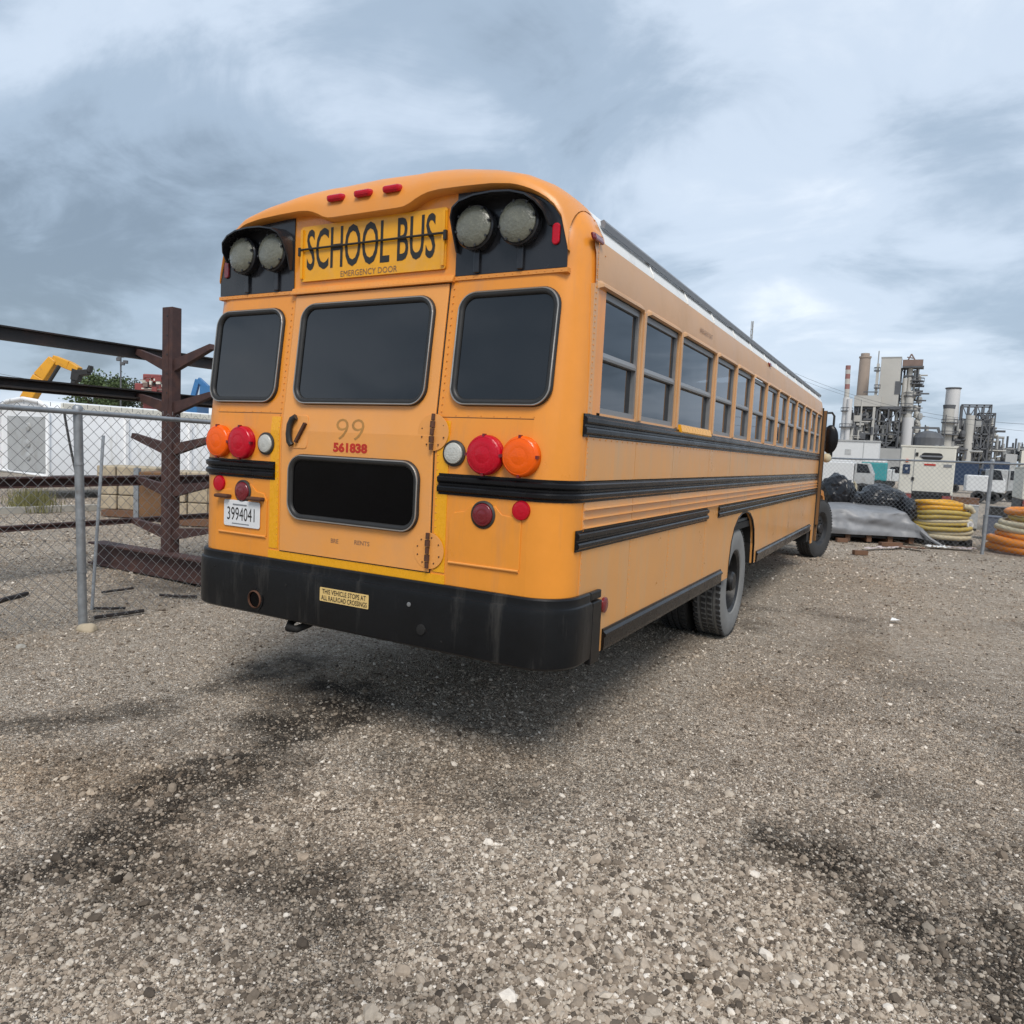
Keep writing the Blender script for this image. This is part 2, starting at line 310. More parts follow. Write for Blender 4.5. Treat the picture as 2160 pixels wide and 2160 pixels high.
def stain(x, y):
    n = vfbm(x * 3.1 + 40, y * 3.1 + 9, 5); s = np.zeros(np.shape(x))
    for pts, wd, a in STAINS:
        d = segd(x, y, pts) + (n - 0.5) * wd * 2.2
        s = np.maximum(s, a * np.clip(1.15 - d / wd, 0, 1))
    s = np.maximum(s, 0.45 * np.clip((vfbm(x * 0.9 + 3, y * 0.9 + 21, 5) - 0.63) * 5, 0, 1))
    return np.clip(s * (0.35 + 1.3 * vfbm(x * 11, y * 11, 3)), 0, 1)
def brown(x, y): return np.clip((vfbm(x * 1.3 + 50, y * 1.3 + 70, 4) - 0.5) * 3, 0, 1) * 0.35 + 0.6 * np.clip(1.1 - segd(x, y, [(-1.3, -1.3), (-0.6, -0.95)]) / 0.4, 0, 1)
def gz(x, y):
    far = np.clip((np.hypot(x - 2.5, y + 2.9) - 14) / 12, 0, 1)
    return ((vfbm(x * 0.8, y * 0.8, 3) - 0.5) * 0.05 + (vfbm(x * 3.5, y * 3.5, 2) - 0.5) * 0.015) * (1 - far) - 0.012
def axis(lo, hi, step, far):
    a = list(np.arange(lo, hi + 1e-6, step)); g = step
    while a[-1] < far: g *= 1.35; a.append(a[-1] + g)
    g = step
    while a[0] > -far: g *= 1.35; a.insert(0, a[0] - g)
    return np.array(a)
gx, gy = axis(-6.0, 6.0, 0.05, 1500), axis(-3.4, 11.0, 0.06, 1500)
GX, GY = np.meshgrid(gx, gy); nx_, ny_ = len(gx), len(gy)
GZ = gz(GX, GY)
gv = np.stack([GX.ravel(), GY.ravel(), GZ.ravel()], 1)
ii = (np.arange(ny_ - 1)[:, None] * nx_ + np.arange(nx_ - 1)[None, :]).ravel()
gf = np.stack([ii, ii + 1, ii + nx_ + 1, ii + nx_], 1)
me = bpy.data.meshes.new('ground'); me.from_pydata(gv.tolist(), [], gf.tolist()); me.update()
for nm, fnn in (('stain', stain), ('brown', brown)):
    at_ = me.attributes.new(nm, 'FLOAT', 'POINT'); at_.data.foreach_set('value', fnn(GX, GY).ravel().astype(np.float32))
me.polygons.foreach_set('use_smooth', [True] * len(me.polygons))
def gravel_mat(name, instanced):
    m = bpy.data.materials.new(name); m.use_nodes = True; t = m.node_tree; b = t.nodes['Principled BSDF']; l = t.links.new
    ramp = N('ShaderNodeValToRGB', t); c = ramp.color_ramp
    c.elements[0].position = 0.0; c.elements[0].color = (0.082, 0.066, 0.052, 1); c.elements[1].position = 1.0; c.elements[1].color = (0.80, 0.73, 0.64, 1)
    for p_, q_ in ((0.25, (0.245, 0.196, 0.150, 1)), (0.5, (0.405, 0.330, 0.256, 1)), (0.72, (0.45, 0.385, 0.312, 1)), (0.9, (0.55, 0.475, 0.385, 1))): e_ = c.elements.new(p_); e_.color = q_
    st = N('ShaderNodeAttribute', t, attribute_name='stain'); br = N('ShaderNodeAttribute', t, attribute_name='brown')
    if instanced:
        st.attribute_type = br.attribute_type = 'INSTANCER'
        oi = N('ShaderNodeObjectInfo', t); l(oi.outputs['Random'], ramp.inputs[0]); colr = ramp.outputs[0]
        no = N('ShaderNodeTexNoise', t); tcn = N('ShaderNodeTexCoord', t); l(tcn.outputs['Object'], no.inputs['Vector']); no.inputs['Scale'].default_value = 2.5
        mr = N('ShaderNodeMapRange', t); l(no.outputs[0], mr.inputs[0]); mr.inputs[3].default_value = 0.75; mr.inputs[4].default_value = 1.2
        mu0 = N('ShaderNodeMix', t, data_type='RGBA', blend_type='MULTIPLY'); mu0.inputs[0].default_value = 1; l(colr, mu0.inputs[6]); l(mr.outputs[0], mu0.inputs[7]); colr = mu0.outputs[2]
    else:
        tcn = N('ShaderNodeTexCoord', t); no = N('ShaderNodeTexNoise', t); l(tcn.outputs['Object'], no.inputs['Vector']); no.inputs['Scale'].default_value = 9; no.inputs['Detail'].default_value = 3
        wv = N('ShaderNodeMix', t, data_type='VECTOR'); wv.inputs[0].default_value = 0.02; l(tcn.outputs['Object'], wv.inputs[4]); l(no.outputs['Color'], wv.inputs[5])
        v1 = N('ShaderNodeTexVoronoi', t); l(wv.outputs[1], v1.inputs['Vector']); v1.inputs['Scale'].default_value = 85
        v2 = N('ShaderNodeTexVoronoi', t); l(wv.outputs[1], v2.inputs['Vector']); v2.inputs['Scale'].default_value = 210
        v3 = N('ShaderNodeTexVoronoi', t); l(wv.outputs[1], v3.inputs['Vector']); v3.inputs['Scale'].default_value = 24
        s1 = N('ShaderNodeSeparateColor', t); l(v1.outputs['Color'], s1.inputs[0]); s2 = N('ShaderNodeSeparateColor', t); l(v2.outputs['Color'], s2.inputs[0]); s3 = N('ShaderNodeSeparateColor', t); l(v3.outputs['Color'], s3.inputs[0])
        mxa = N('ShaderNodeMix', t, data_type='FLOAT'); mxa.inputs[0].default_value = 0.40; l(s1.outputs[0], mxa.inputs[2]); l(s2.outputs[0], mxa.inputs[3])
        mxb = N('ShaderNodeMix', t, data_type='FLOAT'); mxb.inputs[0].default_value = 0.22; l(mxa.outputs[0], mxb.inputs[2]); l(s3.outputs[0], mxb.inputs[3])
        st2 = N('ShaderNodeMapRange', t); l(mxb.outputs[0], st2.inputs[0]); st2.inputs[1].default_value = 0.02; st2.inputs[2].default_value = 0.80
        l(st2.outputs[0], ramp.inputs[0]); colr = ramp.outputs[0]
        big = N('ShaderNodeTexNoise', t); l(tcn.outputs['Object'], big.inputs['Vector']); big.inputs['Scale'].default_value = 0.45; big.inputs['Detail'].default_value = 7; big.inputs['Roughness'].default_value = 0.6
        mr = N('ShaderNodeMapRange', t); l(big.outputs[0], mr.inputs[0]); mr.inputs[1].default_value = 0.3; mr.inputs[2].default_value = 0.7; mr.inputs[3].default_value = 0.90; mr.inputs[4].default_value = 1.16
        mu0 = N('ShaderNodeMix', t, data_type='RGBA', blend_type='MULTIPLY'); mu0.inputs[0].default_value = 1; l(colr, mu0.inputs[6]); l(mr.outputs[0], mu0.inputs[7]); colr = mu0.outputs[2]
        bp = N('ShaderNodeBump', t); bp.inputs['Strength'].default_value = 1.0; bp.inputs['Distance'].default_value = 0.02; bp.invert = True; l(v1.outputs['Distance'], bp.inputs['Height'])
        bp2 = N('ShaderNodeBump', t); bp2.inputs['Strength'].default_value = 0.6; bp2.inputs['Distance'].default_value = 0.006; bp2.invert = True; l(v2.outputs['Distance'], bp2.inputs['Height']); l(bp.outputs[0], bp2.inputs['Normal']); l(bp2.outputs[0], b.inputs['Normal'])
    bm_ = N('ShaderNodeMix', t, data_type='RGBA', blend_type='MULTIPLY'); l(br.outputs['Fac'], bm_.inputs[0]); l(colr, bm_.inputs[6]); bm_.inputs[7].default_value = (0.92, 0.82, 0.70, 1)
    sm = N('ShaderNodeMix', t, data_type='RGBA', blend_type='MULTIPLY'); l(st.outputs['Fac'], sm.inputs[0]); l(bm_.outputs[2], sm.inputs[6]); sm.inputs[7].default_value = (0.14, 0.135, 0.13, 1)
    l(sm.outputs[2], b.inputs['Base Color']); b.inputs['Roughness'].default_value = 0.92; b.inputs['Specular IOR Level'].default_value = 0.25
    M[name] = m; return m
me.materials.append(gravel_mat('gravel_ground', False))
ground = bpy.data.objects.new('ground', me); COL.objects.link(ground); ground['kind'] = 'structure'
# loose stones: instanced on a cloud of points (nobody could count them)
stones = bpy.data.collections.new('stone_shapes'); gm = gravel_mat('gravel_stone', True)
for k_ in range(7):
    bm = bmesh.new(); bmesh.ops.create_icosphere(bm, subdivisions=2 if k_ < 3 else 1, radius=1)
    sx, sy, sz = rng.uniform(0.8, 1.25), rng.uniform(0.7, 1.0), rng.uniform(0.45, 0.8)
    for v in bm.verts:
        n_ = mnoise.noise(v.co * 1.3 + Vector((k_ * 9, 3, 1))); n2_ = mnoise.cell(v.co * 1.2 + Vector((k_, 0, 0)))
        v.co *= 1 + 0.38 * n_ + 0.12 * n2_; v.co.x *= sx; v.co.y *= sy; v.co.z *= sz
    m_ = bpy.data.meshes.new('stone'); bm.to_mesh(m_); bm.free(); m_.materials.append(gm)
    if k_ < 3: m_.polygons.foreach_set('use_smooth', [True] * len(m_.polygons)); m_.set_sharp_from_angle(angle=R(35))
    stones.objects.link(bpy.data.objects.new('stone', m_))
NP = 360000
rr_ = 1.5 * (26 / 1.5) ** (nrng.random(NP) ** 1.15); th_ = R(28.7) + R(1) * nrng.uniform(-44, 46, NP)
px_ = CAM.x - rr_ * np.sin(th_); py_ = CAM.y + rr_ * np.cos(th_)
fineness = vfbm(px_ * 0.9 + 8, py_ * 0.9 + 31, 4)
keep = nrng.random(NP) < np.clip(0.45 + 1.1 * fineness, 0, 1); px_, py_, rr_, fineness = px_[keep], py_[keep], rr_[keep], fineness[keep]
size = np.exp(nrng.normal(math.log(0.0042), 0.48, len(px_))) * (0.75 + 0.6 * fineness)
coarse = np.clip(1.2 - np.hypot((px_ - 1.75) / 1.1, (py_ + 0.9) / 0.8), 0, 1)
size *= 1 + 0.38 * coarse * (nrng.random(len(px_)) < 0.5); size = np.where(nrng.random(len(px_)) < 0.012, size * 1.8, size)
size = np.clip(size * np.clip(rr_ / 7, 1, 1.8), 0.003, 0.030)
pz_ = gz(px_, py_) + size * 0.15
pm = bpy.data.meshes.new('gravel'); pm.from_pydata(np.stack([px_, py_, pz_], 1).tolist(), [], []); pm.update()
for nm, ty, val in (('sc', 'FLOAT', size), ('stain', 'FLOAT', stain(px_, py_) * nrng.uniform(0.15, 1.0, len(px_))), ('brown', 'FLOAT', brown(px_, py_))):
    a_ = pm.attributes.new(nm, ty, 'POINT'); a_.data.foreach_set('value', val.astype(np.float32))
a_ = pm.attributes.new('rot', 'FLOAT_VECTOR', 'POINT'); a_.data.foreach_set('vector', (np.stack([nrng.normal(0, .35, len(px_)), nrng.normal(0, .35, len(px_)), nrng.uniform(0, 6.28, len(px_))], 1)).astype(np.float32).ravel())
gravel = bpy.data.objects.new('gravel', pm); COL.objects.link(gravel); gravel['kind'] = 'stuff'; tag(gravel, 'loose grey and tan crushed stone covering the yard', 'gravel', kind='stuff')
gt = bpy.data.node_groups.new('scatter', 'GeometryNodeTree'); gt.interface.new_socket('Geometry', in_out='INPUT', socket_type='NodeSocketGeometry'); gt.interface.new_socket('Geometry', in_out='OUTPUT', socket_type='NodeSocketGeometry')
gi = N('NodeGroupInput', gt); go = N('NodeGroupOutput', gt); ip = N('GeometryNodeInstanceOnPoints', gt); ci = N('GeometryNodeCollectionInfo', gt)
ci.inputs[0].default_value = stones; ci.inputs['Separate Children'].default_value = True; ci.inputs['Reset Children'].default_value = True
na = N('GeometryNodeInputNamedAttribute', gt, data_type='FLOAT'); na.inputs[0].default_value = 'sc'; nb_ = N('GeometryNodeInputNamedAttribute', gt, data_type='FLOAT_VECTOR'); nb_.inputs[0].default_value = 'rot'
gl_ = gt.links.new; gl_(gi.outputs[0], ip.inputs['Points']); gl_(ci.outputs[0], ip.inputs['Instance']); ip.inputs['Pick Instance'].default_value = True
gl_(na.outputs[0], ip.inputs['Scale']); gl_(nb_.outputs[0], ip.inputs['Rotation']); gl_(ip.outputs[0], go.inputs[0])
gmod = gravel.modifiers.new('scatter', 'NODES'); gmod.node_group = gt

# ------------------------------------------------------------------ the school bus (rear face at y = 0, right side at x = 1.22, nose towards +y)
bus = thing('school_bus', 'long yellow school bus with black rub rails parked on the gravel', 'school bus')
HW = 1.22; RC = 0.18; YF = 9.5        # half width, rear corner radius, end of the passenger body
def yr(z): return 0.117 * (min(max(z, 1.65), 2.42) - 1.65)          # the rear leans forward between belt and window tops
def rear(x, z, off=0.0): return (x, yr(z) - off, z)
def side(s): return lambda y, z, off=0.0: (s * (HW + off), y, z)
half = [(1.22, 0.60), (1.22, 0.94), (1.22, 1.30), (1.22, 1.65), (1.22, 1.90), (1.22, 2.15), (1.22, 2.42), (1.214, 2.52), (1.192, 2.61), (1.150, 2.69), (1.085, 2.765), (1.0, 2.83), (0.88, 2.885), (0.72, 2.932), (0.52, 2.968), (0.30, 2.99), (0.0, 3.0)]
prof = half + [(-x, z) for x, z in half[-2::-1]]
def norms(P):
    o = []
    for i in range(len(P)):
        a, b = P[max(i - 1, 0)], P[min(i + 1, len(P) - 1)]; dx, dz = b[0] - a[0], b[1] - a[1]; l_ = math.hypot(dx, dz); o.append((dz / l_, -dx / l_))
    return o
nrm = norms(prof)
def ztop(x): return np.interp(abs(x), [p[0] for p in half[:5:-1]], [p[1] for p in half[:5:-1]])
rows = [[(x, 0.34, z) for x, z in prof]]
for k_ in range(9):
    t = R(90 * k_ / 8); ins = RC * (1 - math.cos(t)); row = []
    for (x, z), (a, b) in zip(prof, nrm): row.append((x - a * ins, yr(z) + RC * (1 - math.sin(t)), z - b * ins * 0.8))
    rows.append(row)
mb = MB(); mb.grid(rows)
last = rows[-1]; n_ = len(last); mb.grid([[last[i], tuple(Vector(last[i]).lerp(Vector(last[n_ - 1 - i]), .5)), last[n_ - 1 - i]] for i in range(n_ // 2 + 1)])
mb.build('rear_shell', 'yellow', bus, smooth=35)
# roof cap brow over the lamp panels
bx_ = [0, .24, .28, .33, .38, .45, .60, .75, .86, .94, 1.00, 1.05, 1.09, 1.115, 1.13]; bz_ = [2.757, 2.757, 2.768, 2.792, 2.808, 2.815, 2.812, 2.805, 2.79, 2.765, 2.735, 2.70, 2.65, 2.59, 2.50]
def zbrow(x): return float(np.interp(abs(x), bx_, bz_))
YP = yr(3)                                                             # plane of the upper rear panel
xs = sorted(set([round(-1.13 + 2.26 * i / 64, 4) for i in range(65)]))
cols = []
for x in xs:
    zb = zbrow(x); zt = float(ztop(x)) + 0.006; edge = max(0.0, min(1.0, (1.14 - abs(x)) / 0.25)); pr_ = 0.012 + 0.050 * edge
    col = [(x, YP + 0.02, zb), (x, YP - pr_ * 0.75, zb), (x, YP - pr_, zb + 0.012)]
    for q in range(1, 9):
        a = R(90 * q / 8); col.append((x, YP - pr_ + (0.20 + pr_) * (1 - math.cos(a)), zb + 0.012 + (zt - zb - 0.012) * math.sin(a) ** 0.9))
    cols.append(col + [(x, 0.34, zt)])
mb = MB(); mb.grid(cols); brow = mb.build('roof_cap', 'yellow_cap', bus, smooth=45)
def ybrow(x, z):
    zb = zbrow(x); zt = float(ztop(x)); s_ = min(1, max(0, (z - zb - 0.012) / (zt - zb - 0.012))) ** (1 / 0.9); return YP - 0.062 + 0.262 * (1 - math.sqrt(1 - s_ * s_))
for x in (-0.20, -0.015, 0.17):
    part('marker_light', 'lens_red', bus, lambda m_: (m_.obox((x, ybrow(x, 2.868) - 0.012, 2.868), (0.052, 0, 0), (0, 0.022, 0.006), (0, -0.004, 0.017)),), bevel=0.013)
# lamp panels, flashers, hoods
for s in (1, -1):
    po = [(0.535, 2.425), (1.128, 2.425), (1.128, 2.50), (1.112, 2.59), (1.085, 2.65), (1.045, 2.70), (0.995, 2.735), (0.935, 2.765), (0.86, 2.79), (0.75, 2.805), (0.60, 2.812), (0.535, 2.813)]
    lp = part('lamp_panel', 'black_panel', bus, lambda m_: m_.prism([(s * a, b) for a, b in po], lambda a, b, o: (a, YP - 0.001 - o, b), 0.006))
    for i, lx in enumerate((0.66, 0.895)):
        c = (s * lx, YP - 0.006, 2.632)
        fl = part('warning_light', 'black_panel', bus, lambda m_: m_.lathe([(0.100, 0), (0.104, 0.01), (0.104, 0.045), (0.098, 0.052), (0.09, 0.050)], c, (0, -1, 0), 32), smooth=30)
        part('lens', 'lens_flasher', fl, lambda m_: m_.lathe([(0.093, 0.048), (0.093, 0.058), (0.080, 0.068), (0.045, 0.075), (0.0001, 0.078)], c, (0, -1, 0), 32), smooth=50)
        def nib(m_):
            for j in range(8): a = R(45 * j + 12); m_.obox((c[0] + .090 * math.cos(a), c[1] - .060, c[2] + .090 * math.sin(a)), (0.006 * math.cos(a), 0, 0.006 * math.sin(a)), (0, 0.006, 0), (-0.005 * math.sin(a), 0, 0.005 * math.cos(a)))
        part('clips', 'rubber', fl, nib)['kind'] = 'stuff'
        part('conduit', 'black_panel', bus, lambda m_: m_.box((c[0] - .016, YP - .022, 2.43), (c[0] + .016, YP - .006, 2.545)), bevel=0.004)
    pa = [(0.553, 2.535), (0.548, 2.62), (0.552, 2.69), (0.570, 2.728), (0.61, 2.752), (0.69, 2.768), (0.79, 2.772), (0.88, 2.764), (0.95, 2.744), (1.0, 2.71), (1.03, 2.665), (1.04, 2.61)]
    dep = [0.02, 0.05, 0.085, 0.10, 0.11, 0.115, 0.115, 0.115, 0.11, 0.10, 0.07, 0.03]
    def hood(m_):
        o_ = []; 
        for i, ((a, b), d) in enumerate(zip(pa, dep)):
            a0, b0 = pa[max(i - 1, 0)]; a1, b1 = pa[min(i + 1, len(pa) - 1)]; tx, tz = a1 - a0, b1 - b0; l_ = math.hypot(tx, tz); nx, nz = -tz / l_, tx / l_
            o_.append([(s * (a + nx * q), YP - 0.006 - dd, b + nz * q - dd * 0.16) for q, dd in ((0, 0), (0, d), (0.008, d), (0.008, 0))])
        m_.grid([r_ + [r_[0]] for r_ in o_])
    part('lamp_hood', 'black_panel', bus, hood, smooth=40)
    part('side_reflector', 'lens_red' if s > 0 else 'lens_dark_red', bus, lambda m_: m_.prism(rrect(s * 1.07 - 0.019, s * 1.07 + 0.019, 2.525, 2.62, 0.018), lambda a, b, o: (a, YP - 0.006 - o, b), 0.012), bevel=0.005)
# sign
sg = part('sign_board', 'sign_yellow', bus, lambda m_: m_.prism(rrect(-0.478, 0.478, 2.465, 2.757, 0.012, 3), lambda a, b, o: (a, YP - 0.003 - o, b), 0.010))
up_ = lambda x, z, o: (x, YP - 0.0135 - o, z)
text_mesh('SCHOOL BUS', -0.435, 0.415, 2.522, 2.738, up_, 'school_bus_lettering', 'text_black', bus, bold=0.012)
text_mesh('EMERGENCY DOOR', -0.19, 0.185, 2.473, 2.503, up_, 'emergency_door_lettering', 'text_dim', bus, bold=0.0)
part('sign_hinge_rod', 'text_black', bus, lambda m_: (m_.cyl((-0.475, YP - 0.024, 2.633), (0.475, YP - 0.024, 2.633), 0.006, n=8), m_.box((-0.485, YP - .03, 2.60), (-0.470, YP - .012, 2.645)), m_.box((0.470, YP - .03, 2.60), (0.485, YP - .012, 2.645))))
for s in (1, -1): part('sign_bracket', 'sign_yellow', bus, lambda m_: m_.box((s * 0.466 - 0.008, YP - 0.024, 2.48), (s * 0.466 + 0.008, YP - 0.0125, 2.74)))
part('drip_sill', 'yellow_cap', bus, lambda m_: m_.prism([(YP - 0.030, 2.397), (YP - 0.030, 2.405), (YP - 0.012, 2.432), (YP + 0.02, 2.432), (YP + 0.02, 2.397)], lambda a, b, o: (-0.535 + o, a, b), 1.07))
for s in (1, -1): part('drip_edge', 'yellow_cap', bus, lambda m_: m_.prism([(YP - 0.010, 2.404), (YP - 0.010, 2.422), (YP + 0.02, 2.424), (YP + 0.02, 2.402)], lambda a, b, o: (s * (0.536 + o), a, b), 0.60))
# emergency door
def plate(x0, x1, z0, z1, off, th):
    def fn(m_):
        zs = sorted([z for z in (1.65,) if z0 < z < z1] + [z0, z1]); F = []
        for z in zs: F.append([rear(x0, z, off - th), rear(x0, z, off), rear(x1, z, off), rear(x1, z, off - th)])
        m_.grid([r_ + [r_[0]] for r_ in F]); m_.add([F[0][i] for i in range(4)], [(0, 1, 2, 3)]); m_.add([F[-1][i] for i in range(4)], [(3, 2, 1, 0)])
    return fn
part('door_gap', 'text_black', bus, plate(-0.514, 0.514, 0.978, 2.396, 0.0015, 0.004))
door = part('emergency_door', 'yellow_door', bus, plate(-0.507, 0.507, 0.985, 2.390, 0.010, 0.012), bevel=0.004)
for s in (1, -1): part('reflective_tape', 'tape', bus, plate(s * 0.562 - 0.034, s * 0.562 + 0.034, 0.99, 1.725, 0.0035, 0.004))
part('reflective_tape', 'tape', bus, plate(-0.60, 0.60, 0.934, 0.978, 0.0035, 0.004))
def rear_window(name, x0, x1, z0, z1, r, off, parent, rad=0.018, gm='tint_glass'):
    def gask(m_): m_.tube([rear(a, b, off + 0.004) for a, b in rrect(x0 + rad, x1 - rad, z0 + rad, z1 - rad, r - rad, 8)], rad, 10, True)
    g = part(name, 'rubber', parent, gask, smooth=60)
    part('gasket_highlight', 'highlight_grey', g, lambda m_: m_.tube([rear(a, b, off + rad + 0.002) for a, b in rrect(x0 + rad * .5, x1 - rad * .5, z0 + rad * .5, z1 - rad * .5, r - rad * .5, 8)], 0.0045, 6, True), smooth=60)  # grey ring added as the highlight along the rubber gasket
    part('pane', gm, g, lambda m_: m_.prism(rrect(x0 + .02, x1 - .02, z0 + .02, z1 - .02, r - .02, 8), lambda a, b, o: rear(a, b, off + o), 0.005))
    return g
rear_window('rear_window', -1.120, -0.575, 1.797, 2.335, 0.095, 0.0, bus); rear_window('rear_window', 0.575, 1.120, 1.797, 2.345, 0.095, 0.0, bus)
rear_window('door_window', -0.440, 0.448, 1.792, 2.342, 0.095, 0.010, door); rear_window('door_window', -0.440, 0.442, 1.165, 1.527, 0.10, 0.010, door, gm='black_glass')
dr = lambda x, z, o: rear(x, z, 0.010 + o)
text_mesh('99', -0.115, 0.075, 1.612, 1.722, dr, 'faded_number', 'text_ghost', door, bold=-0.012)
part('number_strip', 'yellow_door', door, lambda m_: m_.prism([(-0.135, 1.542), (0.108, 1.542), (0.108, 1.602), (-0.135, 1.602)], lambda a, b, o: dr(a, b, o), 0.0006))
text_mesh('561838', -0.128, 0.102, 1.547, 1.598, lambda x, z, o: dr(x, z, 0.001 + o), 'fleet_number', 'text_red', door, bold=0.05)
text_mesh('BRE', -0.127, -0.075, 1.065, 1.088, dr, 'faded_lettering', 'text_dim', door, bold=0.01); text_mesh('RENTS', 0.035, 0.135, 1.072, 1.095, dr, 'faded_lettering', 'text_dim', door, bold=0.01)
# latch handle: recess plate, grip and lever
hd = part('door_handle', 'yellow_door', door, lambda m_: m_.prism(rrect(-0.455, -0.315, 1.555, 1.735, 0.02, 4), lambda a, b, o: dr(a, b, o), 0.004), bevel=0.002)
part('grip', 'rubber', hd, lambda m_: m_.tube([dr(-0.395, 1.725, 0.016), dr(-0.418, 1.712, 0.018), dr(-0.430, 1.68, 0.02), dr(-0.432, 1.63, 0.02), dr(-0.428, 1.59, 0.018), dr(-0.415, 1.572, 0.014)], 0.017, 8), smooth=50)
part('lever', 'rust', hd, lambda m_: m_.bar(dr(-0.388, 1.588, 0.012), dr(-0.325, 1.692, 0.012), 0.02, 0.014))
for zc in (1.668, 1.090):
    hp = part('hinge', 'yellow_door', bus, lambda m_: m_.lathe([(0.090, 0), (0.090, 0.0006), (0.088, 0.001), (0.0001, 0.001)], rear(0.505, zc, 0.0105), (0, -1, 0), 28))
    part('hinge_pin', 'rust', hp, lambda m_: [m_.cyl(rear(0.505, zc - 0.085 + j * 0.036, 0.022), rear(0.505, zc - 0.055 + j * 0.036, 0.022), 0.010 + 0.003 * (j % 2), n=8) for j in range(5)])
    part('bolts', 'rust', hp, lambda m_: [m_.lathe([(0.0045, 0), (0.003, 0.003), (0.0001, 0.004)], rear(0.505 + 0.068 * math.cos(R(a)), zc + 0.068 * math.sin(R(a)), 0.0125), (0, -1, 0), 6) for a in (30, 75, 130, 165, 200, 240, 300, 340)])['kind'] = 'stuff'
# lights on the rear
def lamp(name, m, x, z, r, h, ring=None, clips=0):
    b = part(name, ring or m, bus, lambda m_: m_.lathe([(r + (0.012 if ring else 0), 0), (r + (0.012 if ring else 0), 0.010), (r + (0.003 if ring else -0.002), 0.015), (r - 0.002, 0.010)], rear(x, z), (0, -1, 0), 36), smooth=30)
    part('lens', m, b, lambda m_: m_.lathe([(r, 0.006), (r, h * 0.6), (r * 0.95, h * 0.85), (r * 0.87, h * 0.925), (r * 0.85, h * 0.905), (r * 0.82, h * 0.945), (r * 0.45, h * 1.010), (r * 0.43, h * 1.004), (r * 0.40, h * 1.020), (0.0001, h * 1.05)], rear(x, z), (0, -1, 0), 36), smooth=50)
    for a in ((0, 90, 180, 270) if clips else ()): part('clip', 'lens_dark_red', b, lambda m_: m_.obox((x + (r - .003) * math.cos(R(a)), -h * 0.7, z + (r - .003) * math.sin(R(a))), (0.006, 0, 0), (0, 0.010, 0), (0, 0, 0.007)))
for s in (1, -1):
    lamp('turn_signal', 'lens_amber', s * 0.998, 1.573, 0.093, 0.045, clips=1); lamp('brake_light', 'lens_red', s * 0.810, 1.572, 0.094, 0.048, clips=1)
    lamp('reverse_light', 'lens_white', s * 0.629, 1.572, 0.051, 0.024, 'lamp_ring'); lamp('tail_light', 'lens_dark_red', s * 0.806, 1.292, 0.054, 0.024, 'lamp_ring'); lamp('reflector', 'lens_red', s * 1.006, 1.328, 0.045, 0.014)
# access panels below the rail, number plate
for s in (1, -1):
    ap = [(0.615, 1.05), (1.008, 1.05), (1.008, 1.29), (0.905, 1.30), (0.87, 1.335), (0.74, 1.335), (0.70, 1.30), (0.64, 1.29), (0.615, 1.25)]
    a_ = part('access_panel', 'yellow', bus, lambda m_: m_.prism([(s * a, b) for a, b in ap], lambda a, b, o: rear(a, b, o), 0.006), bevel=0.003)
    part('sill_lip', 'yellow_door', a_, lambda m_: m_.prism([(0.0, 1.035), (-0.012, 1.045), (-0.012, 1.05), (0.0, 1.055)], lambda a, b, o: (s * (0.62 + o), a, b), 0.385))
np_ = part('number_plate', 'plate_white', bus, lambda m_: m_.prism(rrect(-0.955, -0.660, 1.086, 1.238, 0.012, 3), lambda a, b, o: rear(a, b, 0.010 + o), 0.004), bevel=0.002)
pl = lambda x, z, o: rear(x, z, 0.0142 + o)
text_mesh('3994041', -0.925, -0.700, 1.122, 1.198, pl, 'registration', 'text_black', np_, bold=0.0)
part('plate_strip', 'grey_gutter', np_, lambda m_: m_.prism([(-0.88, 1.208), (-0.765, 1.208), (-0.765, 1.217), (-0.88, 1.217)], lambda a, b, o: pl(a, b, o), 0.0008)); part('plate_strip', 'grey_gutter', np_, lambda m_: m_.prism([(-0.885, 1.100), (-0.745, 1.100), (-0.745, 1.106), (-0.885, 1.106)], lambda a, b, o: pl(a, b, o), 0.0008))
for x in (-0.955, -0.685): part('plate_lamp', 'rust', bus, lambda m_: m_.box((x - 0.055, -0.045, 1.247), (x + 0.055, 0.0, 1.268)), bevel=0.008)
# plan outline of the body and sweeps along it
def plan(y_from, x_to, s=1, n=7):     # from the side at y_from, round the rear corner, to x_to on the rear face
    P = [(HW, y_from, 1, 0)] + [(HW, y, 1, 0) for y in (0.6, 0.34) if y < y_from - .05]
    for i in range(n + 1): t = R(90 * i / n); P.append((HW - RC + RC * math.cos(t), RC - RC * math.sin(t), math.cos(t), -math.sin(t)))
    P.append((x_to, 0, 0, -1)); return [(s * x, y, s * a, b) for x, y, a, b in P]
def sweep(name, m, P, sec, parent, **kw):
    mb = MB(); mb.grid([[(x + a * o, y + b * o, z) for o, z in sec] + [(x + a * sec[0][0], y + b * sec[0][0], sec[0][1])] for x, y, a, b in P])
    for x, y, a, b in (P[0], P[-1]): mb.add([(x + a * o, y + b * o, z) for o, z in sec], [tuple(range(len(sec)))])
    return mb.build(name, m, parent, **kw)
def railsec(z0, z1, d=0.020):
    h = z1 - z0; q = lambda f: z0 + h * f
    return [(-0.002, z0), (0.004, z0), (0.004, q(.10)), (d * .7, q(.13)), (d, q(.19)), (d, q(.34)), (d * .75, q(.41)), (d * .35, q(.46)), (d * .35, q(.54)), (d * .75, q(.59)), (d, q(.66)), (d, q(.81)), (d * .7, q(.87)), (0.004, q(.90)), (0.004, z1), (-0.002, z1)]
def straight(y0, y1, s): return [(s * HW, y0, s, 0), (s * HW, y1, s, 0)]
pill = [0.895, 1.603, 2.523] + [2.523 + 0.70 * k_ for k_ in range(1, 9)]      # window pillars
